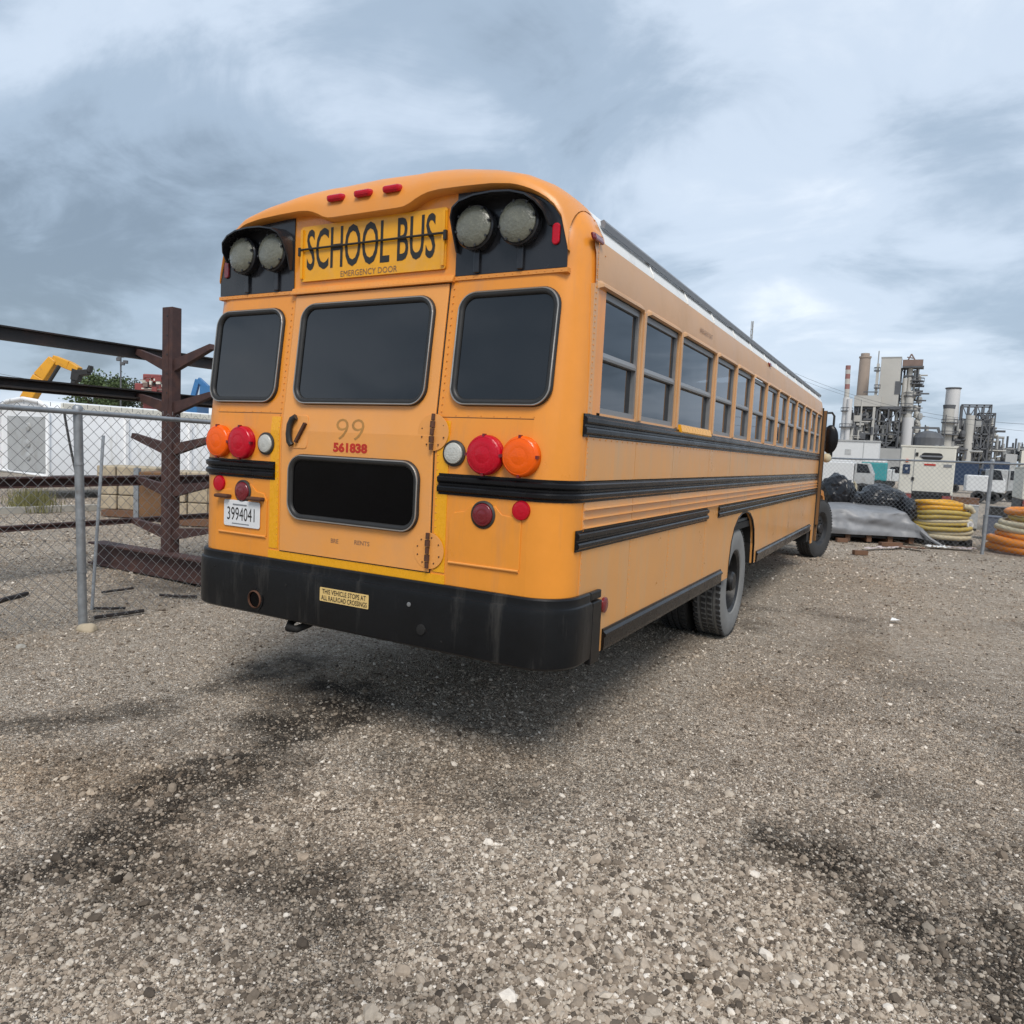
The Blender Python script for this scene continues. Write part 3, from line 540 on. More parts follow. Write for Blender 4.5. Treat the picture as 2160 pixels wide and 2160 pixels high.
seams = [0.20] + [p_ - 0.02 for p_ in pill] + [8.85, YF]
ARCH = [(3.42, 0.60), (3.43, 0.75), (3.47, 0.90), (3.56, 1.02), (3.70, 1.10), (3.86, 1.135), (4.05, 1.14), (4.22, 1.115), (4.37, 1.05), (4.48, 0.95), (4.535, 0.80), (4.55, 0.60)]
SKIRT = 8.93
for s in (1, -1):
    sd_ = side(s)
    part('lower_wall', 'yellow_side', bus, lambda m_: m_.prism([(0.30, 0.60)] + ARCH + [(YF, 0.60), (YF, 1.795), (0.30, 1.795)], lambda a, b, o: sd_(a, b, -o), 0.03))
    sweep('rub_rail', 'black_rail', straight(0.155, YF - .05, s), railsec(1.677, 1.783), bus)
    sweep('rub_rail', 'black_rail', plan(YF - .05, s * (0.545 if s > 0 else -0.556) * (1 if s > 0 else 1), s) if s > 0 else plan(YF - .05, 0.556, s), railsec(1.372, 1.474), bus, smooth=25)
    sweep('rub_rail', 'black_rail', straight(0.135, 2.56, s), railsec(1.144, 1.244), bus); sweep('rub_rail', 'black_rail', straight(2.90, YF - .05, s), railsec(1.144, 1.244), bus)
    for y0, y1 in ((0.525, 3.12), (4.66, SKIRT)):
        sweep('skirt_rail', 'black_rail', straight(y0, y1, s), [(-0.002, 0.598), (0.016, 0.602), (0.020, 0.62), (0.020, 0.668), (0.028, 0.674), (0.028, 0.688), (0.014, 0.700), (0.012, 0.712), (-0.002, 0.712)], bus)
    for a, b in zip(seams[:-1], seams[1:]):
        a += 0.003; b -= 0.003
        part('wall_panel', 'yellow_side', bus, lambda m_: m_.prism([(a, 1.470), (b, 1.470), (b, 1.680), (a, 1.680)], lambda p_, q_, o: sd_(p_, q_, o), 0.004))
        fl = [(0, 1.244), (0.004, 1.246), (0.022, 1.252), (0.006, 1.258), (0.003, 1.288), (0.022, 1.296), (0.006, 1.302), (0.003, 1.330), (0.022, 1.338), (0.006, 1.344), (0.003, 1.374), (0, 1.374)]
        part('fluted_trim', 'yellow_side', bus, lambda m_: m_.prism(fl, lambda p_, q_, o: (s * (HW + p_), a + o, q_), b - a))
    low = [0.20, 0.870, 1.590, 2.515]
    for a, b in zip(low[:-1], low[1:]): part('skirt_panel', 'yellow_side', bus, lambda m_: m_.prism([(a + .003, 0.60), (b - .003, 0.60), (b - .003, 1.146), (a + .003, 1.146)], lambda p_, q_, o: sd_(p_, q_, o), 0.004))
    part('arch_panel', 'yellow_side', bus, lambda m_: m_.prism([(2.518, 0.60)] + ARCH + [(5.30, 0.60), (5.30, 1.146), (2.90, 1.146), (2.90, 1.25), (2.56, 1.25), (2.518, 1.146)], lambda p_, q_, o: sd_(p_, q_, o), 0.004))
    for y_, za, zb in [(v_, 0.72, 1.14) for v_ in (0.870, 1.590, 2.515, 5.30, 6.70, 8.10)] + [(v_, 1.476, 1.676) for v_ in seams[1:-1]]: part('panel_joint', 'rust', bus, lambda m_: m_.box((s * (HW - .001), y_ - .0035, za), (s * (HW + .0015), y_ + .0035, zb)))
    part('wheel_well', 'under', bus, lambda m_: (m_.grid([[(s * x_, a, b) for x_ in (0.42, HW - .032)] for a, b in ARCH]), m_.box((s * .40, 3.40, .6), (s * .42, 4.57, 1.15))))
    part('arch_flange', 'black_rail', bus, lambda m_: m_.tube([sd_(a, b, 0.0) for a, b in ARCH], 0.010, 6))
    for a, b in ((5.30, 6.70), (6.70, 8.10), (8.10, YF)): part('skirt_panel', 'yellow_side', bus, lambda m_: m_.prism([(a + .003, 0.60), (b - .003, 0.60), (b - .003, 1.146), (a + .003, 1.146)], lambda p_, q_, o: sd_(p_, q_, o), 0.004))
    # upper band, gutter, pillars, windows
    part('header_band', 'yellow_faded_sheen', bus, lambda m_: m_.grid([[(s * (x + .002), y, z) for x, z in ((1.22, 2.368), (1.22, 2.42), (1.215, 2.51), (1.198, 2.585))] for y in (0.20, YF)]), smooth=50)
    part('gutter', 'grey_gutter', bus, lambda m_: m_.prism([(1.165, 2.672), (1.182, 2.662), (1.188, 2.690), (1.178, 2.705), (1.16, 2.70)], lambda a, b, o: (s * a, 0.36 + o, b), YF - 0.4))
    edges = [0.225] + pill + [8.82, 9.42]
    for i, (a, b) in enumerate(zip(edges[:-1], edges[1:])):
        a += 0.042 if i else 0.015; b -= 0.042
        fr_ = HW - 0.022
        def frame(m_, a=a, b=b):
            for p0, p1, q0, q1 in ((a, a + .022, 1.795, 2.366), (b - .022, b, 1.795, 2.366), (a + .022, b - .022, 1.795, 1.822), (a + .022, b - .022, 2.335, 2.366)): m_.box((s * fr_ - 0.018, p0, q0), (s * fr_ + 0.012, p1, q1))
        wn = part('window', 'aluminium', bus, frame)
        part('sash_bar', 'aluminium', wn, lambda m_: m_.prism([(fr_ - .012, 2.052), (fr_ + .014, 2.052), (fr_ + .016, 2.064), (fr_ + .008, 2.086), (fr_ - .012, 2.086)], lambda p_, q_, o: (s * p_, a + .022 + o, q_), b - a - .044))
        part('pane', 'window_glass', wn, lambda m_: m_.grid([[(s * (fr_ - .002), y, z) for y in (a + .022, b - .022)] for z in (2.084, 2.337)]))
        part('pane', 'window_glass', wn, lambda m_: m_.grid([[(s * (fr_ - .012), y, z) for y in (a + .022, b - .022)] for z in (1.82, 2.056)]))
        part('drip_moulding', 'yellow_faded_sheen', wn, lambda m_: m_.add([(s * (HW + o), y, z) for y, e_ in ((a - .02, .015), (a + .02, 0), (b - .02, 0), (b + .02, .015)) for o, z in ((0.0, 2.400 - e_), (0.020 - e_, 2.382 - e_), (0.022 - e_, 2.370 - e_), (0.0, 2.366 - e_))],
             [(k2 * 4 + j, k2 * 4 + j + 1, k2 * 4 + j + 5, k2 * 4 + j + 4) for k2 in range(3) for j in range(3)] + [(0, 1, 2, 3), (12, 13, 14, 15)]))
        if i == 2: part('exit_sill', 'tape', wn, lambda m_: m_.prism([(HW + .018, 1.762), (HW + .024, 1.772), (HW + .012, 1.815), (HW - .02, 1.815), (HW - .02, 1.762)], lambda p_, q_, o: (s * p_, a + .03 + o, q_), b - a - .06))
    for p_ in pill + [8.82]: part('window_pillar', 'yellow_faded_sheen', bus, lambda m_: (m_.box((s * (HW - .045) - .0, p_ - .041, 1.785), (s * (HW + 0.003), p_ + .041, 2.372)), m_.box((s * HW, p_ - .016, 1.79), (s * (HW + .012), p_ + .016, 2.37))), bevel=0.003)
    part('window_pillar', 'yellow_faded_sheen', bus, lambda m_: m_.box((s * (HW - .045), 9.40, 1.78), (s * (HW + 0.002), YF, 2.372)))
    part('corner_post', 'yellow_side', bus, lambda m_: m_.box((s * (HW - .04), 0.19, 1.785), (s * (HW + .003), 0.242, 2.372)))
    lamp_ = part('side_marker', 'lens_dark_red', bus, lambda m_: m_.lathe([(0.040, 0), (0.040, 0.012), (0.03, 0.016), (0.0001, 0.018)], sd_(0.525, 0.838, 0.004), (s, 0, 0), 20), smooth=50)
    part('roof_marker', 'lens_dark_red', bus, lambda m_: m_.obox((s * 1.213, 0.215, 2.575), (0.012, 0, 0), (0, 0.055, 0), (-s * 0.006, 0, 0.018)), bevel=0.010)
    part('roof_marker', 'lens_dark_red', bus, lambda m_: m_.obox((s * 1.209, 4.75, 2.578), (0.012, 0, 0), (0, 0.05, 0), (-s * 0.006, 0, 0.018)), bevel=0.010)
# roof skin and rivets
mb = MB(); rp = [(x, z) for x, z in prof if z > 2.5]; rp = [(1.198, 2.585)] + [p_ for p_ in rp if p_[1] > 2.6] + [(-1.198, 2.585)]
ys_ = [0.33] + [0.36 + k_ * (YF - .36) / 13 for k_ in range(14)]
mb.grid([[(x, y, z) for x, z in rp] for y in ys_]); mb.build('roof', 'white_roof', bus, smooth=40)
for k_ in range(1, 13): part('roof_bow', 'white_roof', bus, lambda m_: m_.tube([(x * 1.002, ys_[k_ + 1], z + .001) for x, z in rp], 0.006, 5))
def riv(m_):
    def r_(p, d, r=0.0045): m_.lathe([(r, 0), (r * .7, r * .6), (0.0001, r * .8)], p, d, 6)
    for s in (1, -1):
        for k_ in range(120): r_((s * (HW + .004), 0.2 + k_ * 0.077, 1.669), (s, 0, 0))
        for k_ in range(60): r_((s * (HW + .004), 0.21, 0.98 + k_ * 0.026), (s, 0, 0), 0.0038) if not (1.37 < 0.98 + k_ * .026 < 1.48) else None
        for y in (0.87, 1.59, 2.515):
            for k_ in range(16): r_((s * (HW + .004), y + .016, 0.74 + k_ * 0.026), (s, 0, 0), 0.004)
        for k_ in range(40): r_(rear(s * 0.535, 1.0 + k_ * 0.035, 0.003), (0, -1, 0), 0.004)
        for k_ in range(7): r_(rear(s * (0.62 + k_ * .07), 1.752, 0.0), (0, -1, 0), 0.004)
        for k_ in range(24): r_((s * (HW + .003), 0.215, 2.40 + k_ * 0.01) if k_ < 18 else (s * 1.19, 0.215, 2.58), (s, 0, 0), 0.0038)
        for j, (x, z) in enumerate(prof):
            if 2.5 < z: r_((x, 0.315, z), (x * .5, 0, 1), 0.005)
        for k_ in range(14): r_((s * (0.56 + k_ * .042), YP - .010, 2.414), (0, -1, 0), 0.0035)
    for k_ in range(34): r_((-0.52 + k_ * 0.0315, YP - .024, 2.413), (0, -1, .5), 0.0035)
rv = part('rivets', 'yellow_cap', bus, riv); rv['kind'] = 'stuff'
for s in (1, -1): part('panel_seam', 'rust', bus, plate(s * 0.53, s * 1.04, 1.742, 1.745, 0.0012, 0.002)) if s < 0 else part('panel_seam', 'rust', bus, plate(0.53, 1.04, 1.742, 1.745, 0.0012, 0.002))
text_mesh('EMERGENCY EXIT', 0, 1, 0, 1, lambda x, z, o: (HW + .0045, 2.02 + x * 0.34, 2.452 + z * 0.03), 'faded_lettering', 'text_dim', bus)
# bumper
bs = [(-0.01, 0.600), (0.026, 0.604), (0.036, 0.614), (0.039, 0.66), (0.039, 0.862), (0.035, 0.884), (0.026, 0.890), (0.024, 0.902), (0.024, 0.926), (0.017, 0.934), (-0.01, 0.934)]
P = plan(0.30, 0.0, 1, 10)[:-1]; P = P + [(-x, y, -a, b) for x, y, a, b in P[::-1]]
bp_ = sweep('bumper', 'black_bumper', P, bs, bus, smooth=30)
for s in (1, -1):
    part('end_plate', 'black_bumper', bp_, lambda m_: (m_.box((s * (HW + .002), 0.315, 0.575), (s * (HW + .034), 0.432, 0.885)), m_.box((s * (HW + .002), 0.30, 0.892), (s * (HW + .026), 0.438, 0.934))), bevel=0.006)
part('sticker', 'sticker', bp_, lambda m_: m_.prism(rrect(-0.168, 0.165, 0.752, 0.826, 0.005, 2), lambda a, b, o: (a, -0.0392 - o, b), 0.001))
st_ = lambda x, z, o: (x, -0.0406 - o, z)
text_mesh('THIS VEHICLE STOPS AT', -0.150, 0.148, 0.793, 0.819, st_, 'sticker_lettering', 'text_black', bp_, bold=0.01)
text_mesh('ALL RAILROAD CROSSINGS', -0.156, 0.156, 0.759, 0.785, st_, 'sticker_lettering', 'text_black', bp_, bold=0.01)
part('tailpipe', 'rust', bus, lambda m_: (m_.lathe([(0.052, 0.0), (0.052, 0.048), (0.046, 0.052), (0.044, 0.03)], (-0.655, 0, 0.690), (0, -1, 0), 24, caps=False)), smooth=40)
part('tailpipe_shade', 'black_glass', bus, lambda m_: m_.lathe([(0.044, 0.036), (0.044, 0.0405), (0.0001, 0.0405)], (-0.655, 0, 0.690), (0, -1, 0), 24))  # black disc closing the pipe, shade of the hollow put into its colour
part('tailpipe_ring', 'black_bumper', bp_, lambda m_: m_.lathe([(0.064, 0.034), (0.064, 0.044), (0.054, 0.044), (0.054, 0.034)], (-0.655, 0, 0.690), (0, -1, 0), 28, caps=False))
for x, z, r in ((0.42, 0.815, 0.012), (-0.42, 0.80, 0.008), (0.50, 0.70, 0.028), (-1.0, 0.84, 0.006), (0.62, 0.66, 0.006)): part('bumper_bolt' if r < .02 else 'tow_hole', 'aluminium' if r < .02 and x == 0.42 else 'under', bp_, lambda m_: m_.lathe([(r, 0), (r * .9, r * .3), (0.0001, r * .4)], (x, -0.0385, z), (0, -1, 0), 12))
x = -0.40; part('tow_hook', 'under', bus, lambda m_: (m_.tube([(x - .06, 0.16, 0.62), (x - .06, 0.05, 0.575), (x - .02, -0.01, 0.555), (x + .03, 0.0, 0.555), (x + .06, 0.06, 0.575), (x + .06, 0.16, 0.62)], 0.022, 8)), smooth=50)
# undercarriage, wheels
part('chassis', 'under', bus, lambda m_: (m_.box((-0.47, 0.05, 0.60), (-0.38, 11.6, 0.80)), m_.box((0.38, 0.05, 0.60), (0.47, 11.6, 0.80)), m_.box((-1.19, 0.2, 0.98), (1.19, YF, 1.04)), m_.box((-0.4, 1.0, 0.62), (0.4, 1.08, 0.78)), m_.box((-0.4, 2.6, 0.62), (0.4, 2.68, 0.78)), m_.box((-0.4, 6, 0.62), (0.4, 6.1, 0.78)), m_.box((-1.1, 0.3, 0.86), (1.1, 3.3, 0.98)), m_.box((-1.1, 4.7, 0.8), (1.1, 9.3, 0.98))))
part('fuel_tank', 'under', bus, lambda m_: m_.box((-0.36, 1.2, 0.42), (0.36, 2.4, 0.75)), bevel=0.05)
def make_wheel(x, y, s, steer=0.0, dusty=True, rimdepth=0.10):
    Rt = 0.505; W2 = 0.125
    em = part('wheel', 'rim', bus, lambda m_: m_.lathe([(0.0001, -.02), (0.09, -.02), (0.095, -0.01), (0.095, W2 - .05), (0.15, W2 - rimdepth), (0.235, W2 - rimdepth - .01), (0.262, W2 - .03), (0.288, W2 - .012), (0.288, W2 - .022), (0.27, -W2 + .03), (0.0001, -W2 + .03)], (0, 0, 0), (1, 0, 0), 40), smooth=35)
    em.location = (x, y, Rt - 0.012); em.rotation_euler = (0, 0, steer if s > 0 else math.pi + steer)
    tp = [(0.284, -W2 + .02), (0.30, -W2 + .004), (0.36, -W2 - .006), (0.43, -W2 - .008), (0.475, -W2 + .004), (0.497, -W2 + .016), (0.505, -.095), (0.505, -.060), (0.494, -.058), (0.494, -.050), (0.507, -.048), (0.507, -.005), (0.495, -.004), (0.495, .004), (0.507, .005), (0.507, .048), (0.494, .050), (0.494, .058), (0.505, .060), (0.505, .095), (0.497, W2 - .016), (0.475, W2 - .004), (0.43, W2 + .008), (0.36, W2 + .006), (0.30, W2 - .004), (0.284, W2 - .02)]
    part('tyre', 'tyre_dusty' if dusty else 'tyre', em, lambda m_: m_.lathe(tp, (0, 0, 0), (1, 0, 0), 64, caps=False), smooth=30)
    def lugs(m_):
        for k_ in range(56):
            a = 2 * math.pi * k_ / 56; e_ = Vector((0, math.cos(a), math.sin(a))); t_ = Vector((0, -math.sin(a), math.cos(a)))
            for xx in (-.1, -.028, .028, .1): m_.obox(e_ * 0.5065 + Vector((xx, 0, 0)), Vector((0.019, 0, 0)) + t_ * .004, t_ * 0.017, e_ * 0.005)
    part('tread_blocks', 'tyre', em, lugs)['kind'] = 'stuff'
    def nuts(m_):
        for k_ in range(10): a = R(36 * k_); m_.cyl((W2 - rimdepth - .01, .145 * math.cos(a), .145 * math.sin(a)), (W2 - rimdepth + .022, .145 * math.cos(a), .145 * math.sin(a)), 0.014, n=6)
    part('wheel_nuts', 'rim', em, nuts)['kind'] = 'stuff'
    part('hub', 'rim', em, lambda m_: m_.lathe([(0.09, 0), (0.09, W2 - .02), (0.075, W2), (0.0001, W2)], (0, 0, 0), (1, 0, 0), 20), smooth=30)
    return em
for s in (1, -1):
    make_wheel(s * 1.055, 3.93, s, rimdepth=0.16); make_wheel(s * 0.735, 3.93, s, dusty=False, rimdepth=0.02); make_wheel(s * 1.08, 10.95, s, steer=R(-16), dusty=False, rimdepth=0.05)
part('rear_axle', 'under', bus, lambda m_: (m_.cyl((-1.0, 3.93, .493), (1.0, 3.93, .493), .09, n=12), m_.lathe([(0.0001, -.28), (.2, -.16), (.24, 0), (.2, .16), (.0001, .22)], (0, 3.93, .5), (0, 1, 0), 16)), smooth=40)
part('front_axle', 'under', bus, lambda m_: m_.cyl((-1.0, 10.95, .46), (1.0, 10.95, .46), .06, n=10))
# inside: seats and floor
for k_ in range(12):
    for s in (1, -1):
        y = 0.75 + 0.70 * k_
        st = part('seat', 'seat_vinyl', bus, lambda m_: (m_.obox((s * .68, y + .06, 1.72), (0.48, 0, 0), (0, 0.05, 0.0), (0, 0.05, 0.40)), m_.box((s * .68 - .48, y + .1, 1.42), (s * .68 + .48, y + .5, 1.56))), bevel=0.04)
part('floor', 'inside', bus, lambda m_: m_.box((-1.18, 0.2, 1.045), (1.18, YF, 1.07)))
part('dark_bulkhead', 'inside', bus, lambda m_: m_.box((-1.15, YF - .06, 1.07), (1.15, YF - .03, 1.75)))
# front: cowl, hood, fenders, windscreen, door, mirror
part('front_wall', 'yellow', bus, lambda m_: m_.add([(-1.2, YF + .02, .6), (1.2, YF + .02, .6), (1.2, YF + .02, 2.58), (-1.2, YF + .02, 2.58), (-1.05, YF + .75, .8), (1.05, YF + .75, .8), (1.08, YF + .72, 1.55), (-1.08, YF + .72, 1.55), (1.1, YF + .38, 2.5), (-1.1, YF + .38, 2.5), (0.9, YF + .2, 2.85), (-.9, YF + .2, 2.85), (.9, YF - .02, 2.9), (-.9, YF - .02, 2.9)],
     [(4, 5, 6, 7), (0, 1, 5, 4), (1, 2, 8, 6, 5), (0, 4, 7, 9, 3), (8, 9, 11, 10), (10, 11, 13, 12), (2, 12, 10, 8), (3, 9, 11, 13), (6, 8, 9, 7)]))
part('windscreen', 'tint_glass', bus, lambda m_: m_.add([(-.98, YF + .715, 1.6), (.98, YF + .715, 1.6), (1.0, YF + .415, 2.45), (-1.0, YF + .415, 2.45)], [(0, 1, 2, 3)]))
def hoodm(m_):
    S_ = []
    for y, hw, zt, zb in ((YF + .7, 0.92, 1.62, .8), (YF + 1.2, 0.90, 1.58, .75), (YF + 1.8, 0.86, 1.48, .7), (YF + 2.3, 0.82, 1.36, .7), (YF + 2.42, 0.76, 1.22, .7)):
        S_.append([(-hw, y, zb), (-hw, y, zt - .25), (-hw * .93, y, zt - .1), (-hw * .6, y, zt - .01), (0, y, zt), (hw * .6, y, zt - .01), (hw * .93, y, zt - .1), (hw, y, zt - .25), (hw, y, zb)])
    m_.grid(S_); m_.add(S_[-1], [tuple(range(9))])
part('hood', 'yellow', bus, hoodm, smooth=40)
for s in (1, -1): part('fender', 'yellow', bus, lambda m_: m_.prism([(10.30, .62), (10.36, .90), (10.55, 1.10), (10.85, 1.18), (11.2, 1.15), (11.5, 1.0), (11.62, .75), (11.5, .75), (11.4, .92), (11.15, 1.06), (10.85, 1.09), (10.6, 1.02), (10.45, .86), (10.40, .62)], lambda a, b, o: (s * (0.8 + o), a, b), 0.36))
part('front_bumper', 'black_bumper', bus, lambda m_: m_.box((-1.15, 11.95, .5), (1.15, 12.1, .82)), bevel=0.03)
dl = part('entry_door', 'door_shaded', bus, lambda m_: (m_.box((HW + .004, 9.52, 0.66), (HW + .062, 9.555, 2.46)), m_.box((HW + .004, 9.56, .40), (HW + .045, 9.62, 1.30))), bevel=0.006)
part('door_seal', 'rubber', dl, lambda m_: (m_.box((HW - .01, 9.505, 0.60), (HW + .02, 9.518, 2.50)), m_.box((HW + .063, 9.52, 0.66), (HW + .070, 9.555, 2.46))))
part('step_well', 'under', bus, lambda m_: m_.box((.6, 9.0, .42), (1.19, 9.45, .62)))
part('skirt_tail', 'yellow_side', bus, lambda m_: m_.box((HW - .012, 9.30, .38), (HW + .006, 9.46, .61)))
ma = part('mirror_arm', 'rubber', bus, lambda m_: (m_.tube([(1.1, 9.9, 2.42), (1.22, 10.05, 2.46), (1.30, 10.13, 2.47), (1.335, 10.15, 2.42), (1.335, 10.15, 1.75)], 0.018, 8), m_.tube([(1.05, 10.1, 1.6), (1.2, 10.12, 1.72), (1.335, 10.15, 1.80)], 0.014, 6)), smooth=50)
def ell(m_, c, rx, ry, rz):
    for_ = [[(c[0] + rx * math.cos(R(22.5 * j)) * math.sin(R(15 * i)), c[1] + ry * math.sin(R(22.5 * j)) * math.sin(R(15 * i)), c[2] + rz * math.cos(R(15 * i))) for j in range(17)] for i in range(13)]; m_.grid(for_)
mi = part('mirror', 'black_rail', bus, lambda m_: ell(m_, (1.305, 10.08, 2.035), 0.125, 0.06, 0.235), smooth=60)
part('convex_mirror', 'hose_cream', bus, lambda m_: ell(m_, (1.275, 10.08, 1.73), 0.075, 0.06, 0.075), smooth=60)

# ------------------------------------------------------------------ chain-link fences
def fence(name, label, pts, z_rail, posts, base=(0, 0)):
    f = thing(name, label, 'fence', 'chain-link fences round the yard')
    pd = 0.097
    A, B = Vector((*pts[0], 0)), Vector((*pts[1], 0)); d = (B - A); Ln = d.length; d.normalize(); nrm_ = Vector((-d.y, d.x, 0))
    zr = lambda t: z_rail[0] + (z_rail[1] - z_rail[0]) * t / Ln
    part('top_rail', 'galvanised', f, lambda m_: m_.tube([A + d * t + Vector((0, 0, zr(t) + 0.006 * math.sin(t * 2.1))) for t in np.linspace(0, Ln, 24)], 0.021, 10), smooth=50)
    for px, py, lean, ht in posts:
        po = part('post', 'galvanised', f, lambda m_: m_.cyl((px, py, -0.1), (px + lean[0], py + lean[1], ht), 0.034, n=16), smooth=50)
        part('post_cap', 'galvanised', po, lambda m_: m_.lathe([(0.038, -.02), (0.038, 0.015), (0.025, 0.03), (0.0001, 0.035)], (px + lean[0], py + lean[1], ht), (0, 0, 1), 14), smooth=50)
        for q in (0.25, 0.5, 0.75): part('tie_band', 'galvanised', po, lambda m_: m_.cyl((px + lean[0] * q, py + lean[1] * q, ht * q - .008), (px + lean[0] * q, py + lean[1] * q, ht * q + .008), 0.038, n=12))
    H0, H1 = 0.02, min(z_rail) + 0.045
    def mesh_(m_):
        n_ = int((Ln + H1) / pd) + 2
        for sgn in (1, -1):
            for i in range(n_):
                t0 = i * pd - (H1 if sgn > 0 else 0); pts_ = []
                # one wire: t runs with height
                za, zb = H0, H1
                ta = t0 + (za if sgn > 0 else H1 - za) ; tb = t0 + (zb if sgn > 0 else H1 - zb)
                lo, hi = (ta, tb)
                if max(lo, hi) < 0 or min(lo, hi) > Ln: continue
                def clip(ta, za, tb, zb):
                    if ta < 0: za += (0 - ta) / (tb - ta) * (zb - za); ta = 0
                    if ta > Ln: za += (Ln - ta) / (tb - ta) * (zb - za); ta = Ln
                    return ta, za
                a_ = clip(ta, za, tb, zb); b_ = clip(tb, zb, ta, za)
                k2 = 5; P_ = []
                for j in range(k2 + 1):
                    q = j / k2; t = a_[0] + (b_[0] - a_[0]) * q; z = a_[1] + (b_[1] - a_[1]) * q
                    P_.append(A + d * t + nrm_ * (0.03 + sgn * 0.002 + 0.012 * math.sin(t * 1.9) * math.sin(z * 2.2)) + Vector((0, 0, z)))
                if (P_[0] - P_[-1]).length > 0.02: m_.tube(P_, 0.0023, 3)
        for i in range(int(Ln / pd)):                   # knuckled ends standing above the rail
            t = (i + .5) * pd; p_ = A + d * t + nrm_ * 0.03; m_.tube([p_ + Vector((0, 0, H1 - .01)), p_ + Vector((0, 0, H1 + .022))], 0.0028, 3)
    w_ = part('wire_mesh', 'wire', f, mesh_, fix=False); w_['kind'] = 'stuff'
    return f
fence('chain_link_fence', 'galvanised chain-link fence running along the left side of the bus', ((-3.33, -6.5), (-3.33, 17.4)), (1.737, 1.737), [(-3.352, 0.587, (0.004, -0.045), 1.765)] + [(-3.35, 0.587 + q, (0, 0), 1.765) for q in (-6, -3, 3.1, 6.2, 9.3, 12.4, 15.5)])
fence('chain_link_fence', 'galvanised chain-link fence in front of the hose piles and generators', ((-3.3, 17.45), (10.5, 11.35)), (1.76, 1.86), [(3.87, 14.30, (0.02, 0), 1.86), (7.0, 12.92, (0, 0), 1.86), (0.55, 15.78, (0, 0), 1.84), (-2.5, 17.1, (0, 0), 1.8), (10.2, 11.5, (0, 0), 1.86)])
# ------------------------------------------------------------------ cantilever rack and the beams on it
rk = thing('cantilever_rack', 'rusty brown steel column rack with upswept arms behind the left fence', 'rack', loc=(0, 0, 0))
RX, RY = -4.81, 2.45
def ibeam(m_, p, q, h, w_, t=0.014, up=(0, 0, 1)):
    p, q = Vector(p), Vector(q); d = (q - p); up = Vector(up); sx = d.cross(up).normalized(); sz = sx.cross(d).normalized()
    for c, a, b in ((sz * (h / 2 - t / 2), w_, t), (-sz * (h / 2 - t / 2), w_, t), (Vector((0, 0, 0)), t, h - 2 * t)): m_.obox((p + q) / 2 + c, sx * (a / 2), d / 2, sz * (b / 2))
part('column', 'rack_rust', rk, lambda m_: m_.box((RX - .085, RY - .06, 0.0), (RX + .085, RY + .06, 3.0)), bevel=0.006)
part('column_face', 'rack_rust', rk, lambda m_: m_.box((RX - .03, RY - .064, 0.02), (RX + .03, RY - .06, 2.98)))
for k_ in range(11): part('bolt_hole', 'machine_black', rk, lambda m_: m_.lathe([(0.012, 0), (0.011, .003), (0.0001, .003)], (RX + .01, RY - .064, 2.9 - k_ * .21), (0, -1, 0), 8))
part('base_beam', 'rack_rust', rk, lambda m_: ibeam(m_, (-6.05, RY - .1, .14), (-3.75, RY - .1, .14), .26, .20, .02))
for zr_, rise in ((2.33, 0.20), (1.86, 0.16), (1.40, 0.14), (0.93, 0.12), (0.44, 0.10)):
    for s in (1, -1):
        part('arm', 'rack_rust', rk, lambda m_: m_.add([(RX + s * a, RY + b, z) for b in (-.03, .03) for a, z in ((.08, zr_ - .03), (.08, zr_ + .10), (.66, zr_ + rise + .055), (.68, zr_ + rise))], [(0, 1, 2, 3), (7, 6, 5, 4), (0, 4, 5, 1), (1, 5, 6, 2), (2, 6, 7, 3), (3, 7, 4, 0)]))
beams = [(-5.42, 2.52, .14, 0.10, 'top arm', 'dark steel I-beam resting on the top arm of the rusty rack'), (-5.40, 2.04, .10, 0.16, 'second', 'dark steel I-beam lying on the second arm of the rusty rack'), (-5.52, 2.09, .0, 0, '', ''),
         (-5.42, 1.04, .11, .14, 'fourth', 'brown steel channel lying on the low arm of the rusty rack'), (-5.5, 0.56, .06, .06, 'low', 'thin rusty bar lying on the lowest arm of the rusty rack')]
for x, z, h, w_, _n, lab in beams:
    if h: tag(part('steel_beam', 'steel_dark' if z > 1.5 else 'rack_rust', None, lambda m_: ibeam(m_, (x, -4.5, z - .02), (x, 7.5, z + .02), h, w_, .016)), lab, 'beam', 'steel stock on the rack')
tag(part('steel_beam', 'steel_dark', None, lambda m_: m_.box((-5.62, -4.0, 1.97), (-5.50, 7.0, 2.09))), 'dark flat bar behind the I-beam on the second rack arm', 'beam', 'steel stock on the rack')
# loose rod leaning in the fence, hanging cable, post footing, scraps on the ground
tag(part('steel_rod', 'galvanised', None, lambda m_: m_.cyl((-3.78, 0.92, 0.0), at(195, 822, 6.75), 0.014, n=8)), 'thin grey rod leaning against the fence beside its post', 'rod')
pa_, pb_ = at(121, 778, 6.9), at(147, 908, 6.9)
tag(part('cable', 'machine_black', None, lambda m_: m_.tube([pa_.lerp(pb_, q / 8) + Vector((0, 0, -0.03 * math.sin(q / 8 * math.pi))) for q in range(9)], 0.011, 6)), 'thin dark cable hanging down from the fence rail', 'cable')
def rock(name, m, c, r, lab, cat, seed=0, sq=(1, 1, .6)):
    bm = bmesh.new(); bmesh.ops.create_icosphere(bm, subdivisions=3, radius=1)
    for v in bm.verts: v.co *= 1 + .3 * mnoise.noise(v.co * 1.3 + Vector((seed, 0, 0))); v.co = Vector((v.co.x * r * sq[0], v.co.y * r * sq[1], v.co.z * r * sq[2])) + Vector(c)
    m_ = bpy.data.meshes.new(name); bm.to_mesh(m_); bm.free(); m_.materials.append(M[m]); m_.polygons.foreach_set('use_smooth', [True] * len(m_.polygons)); o = bpy.data.objects.new(name, m_); COL.objects.link(o); return tag(o, lab, cat)
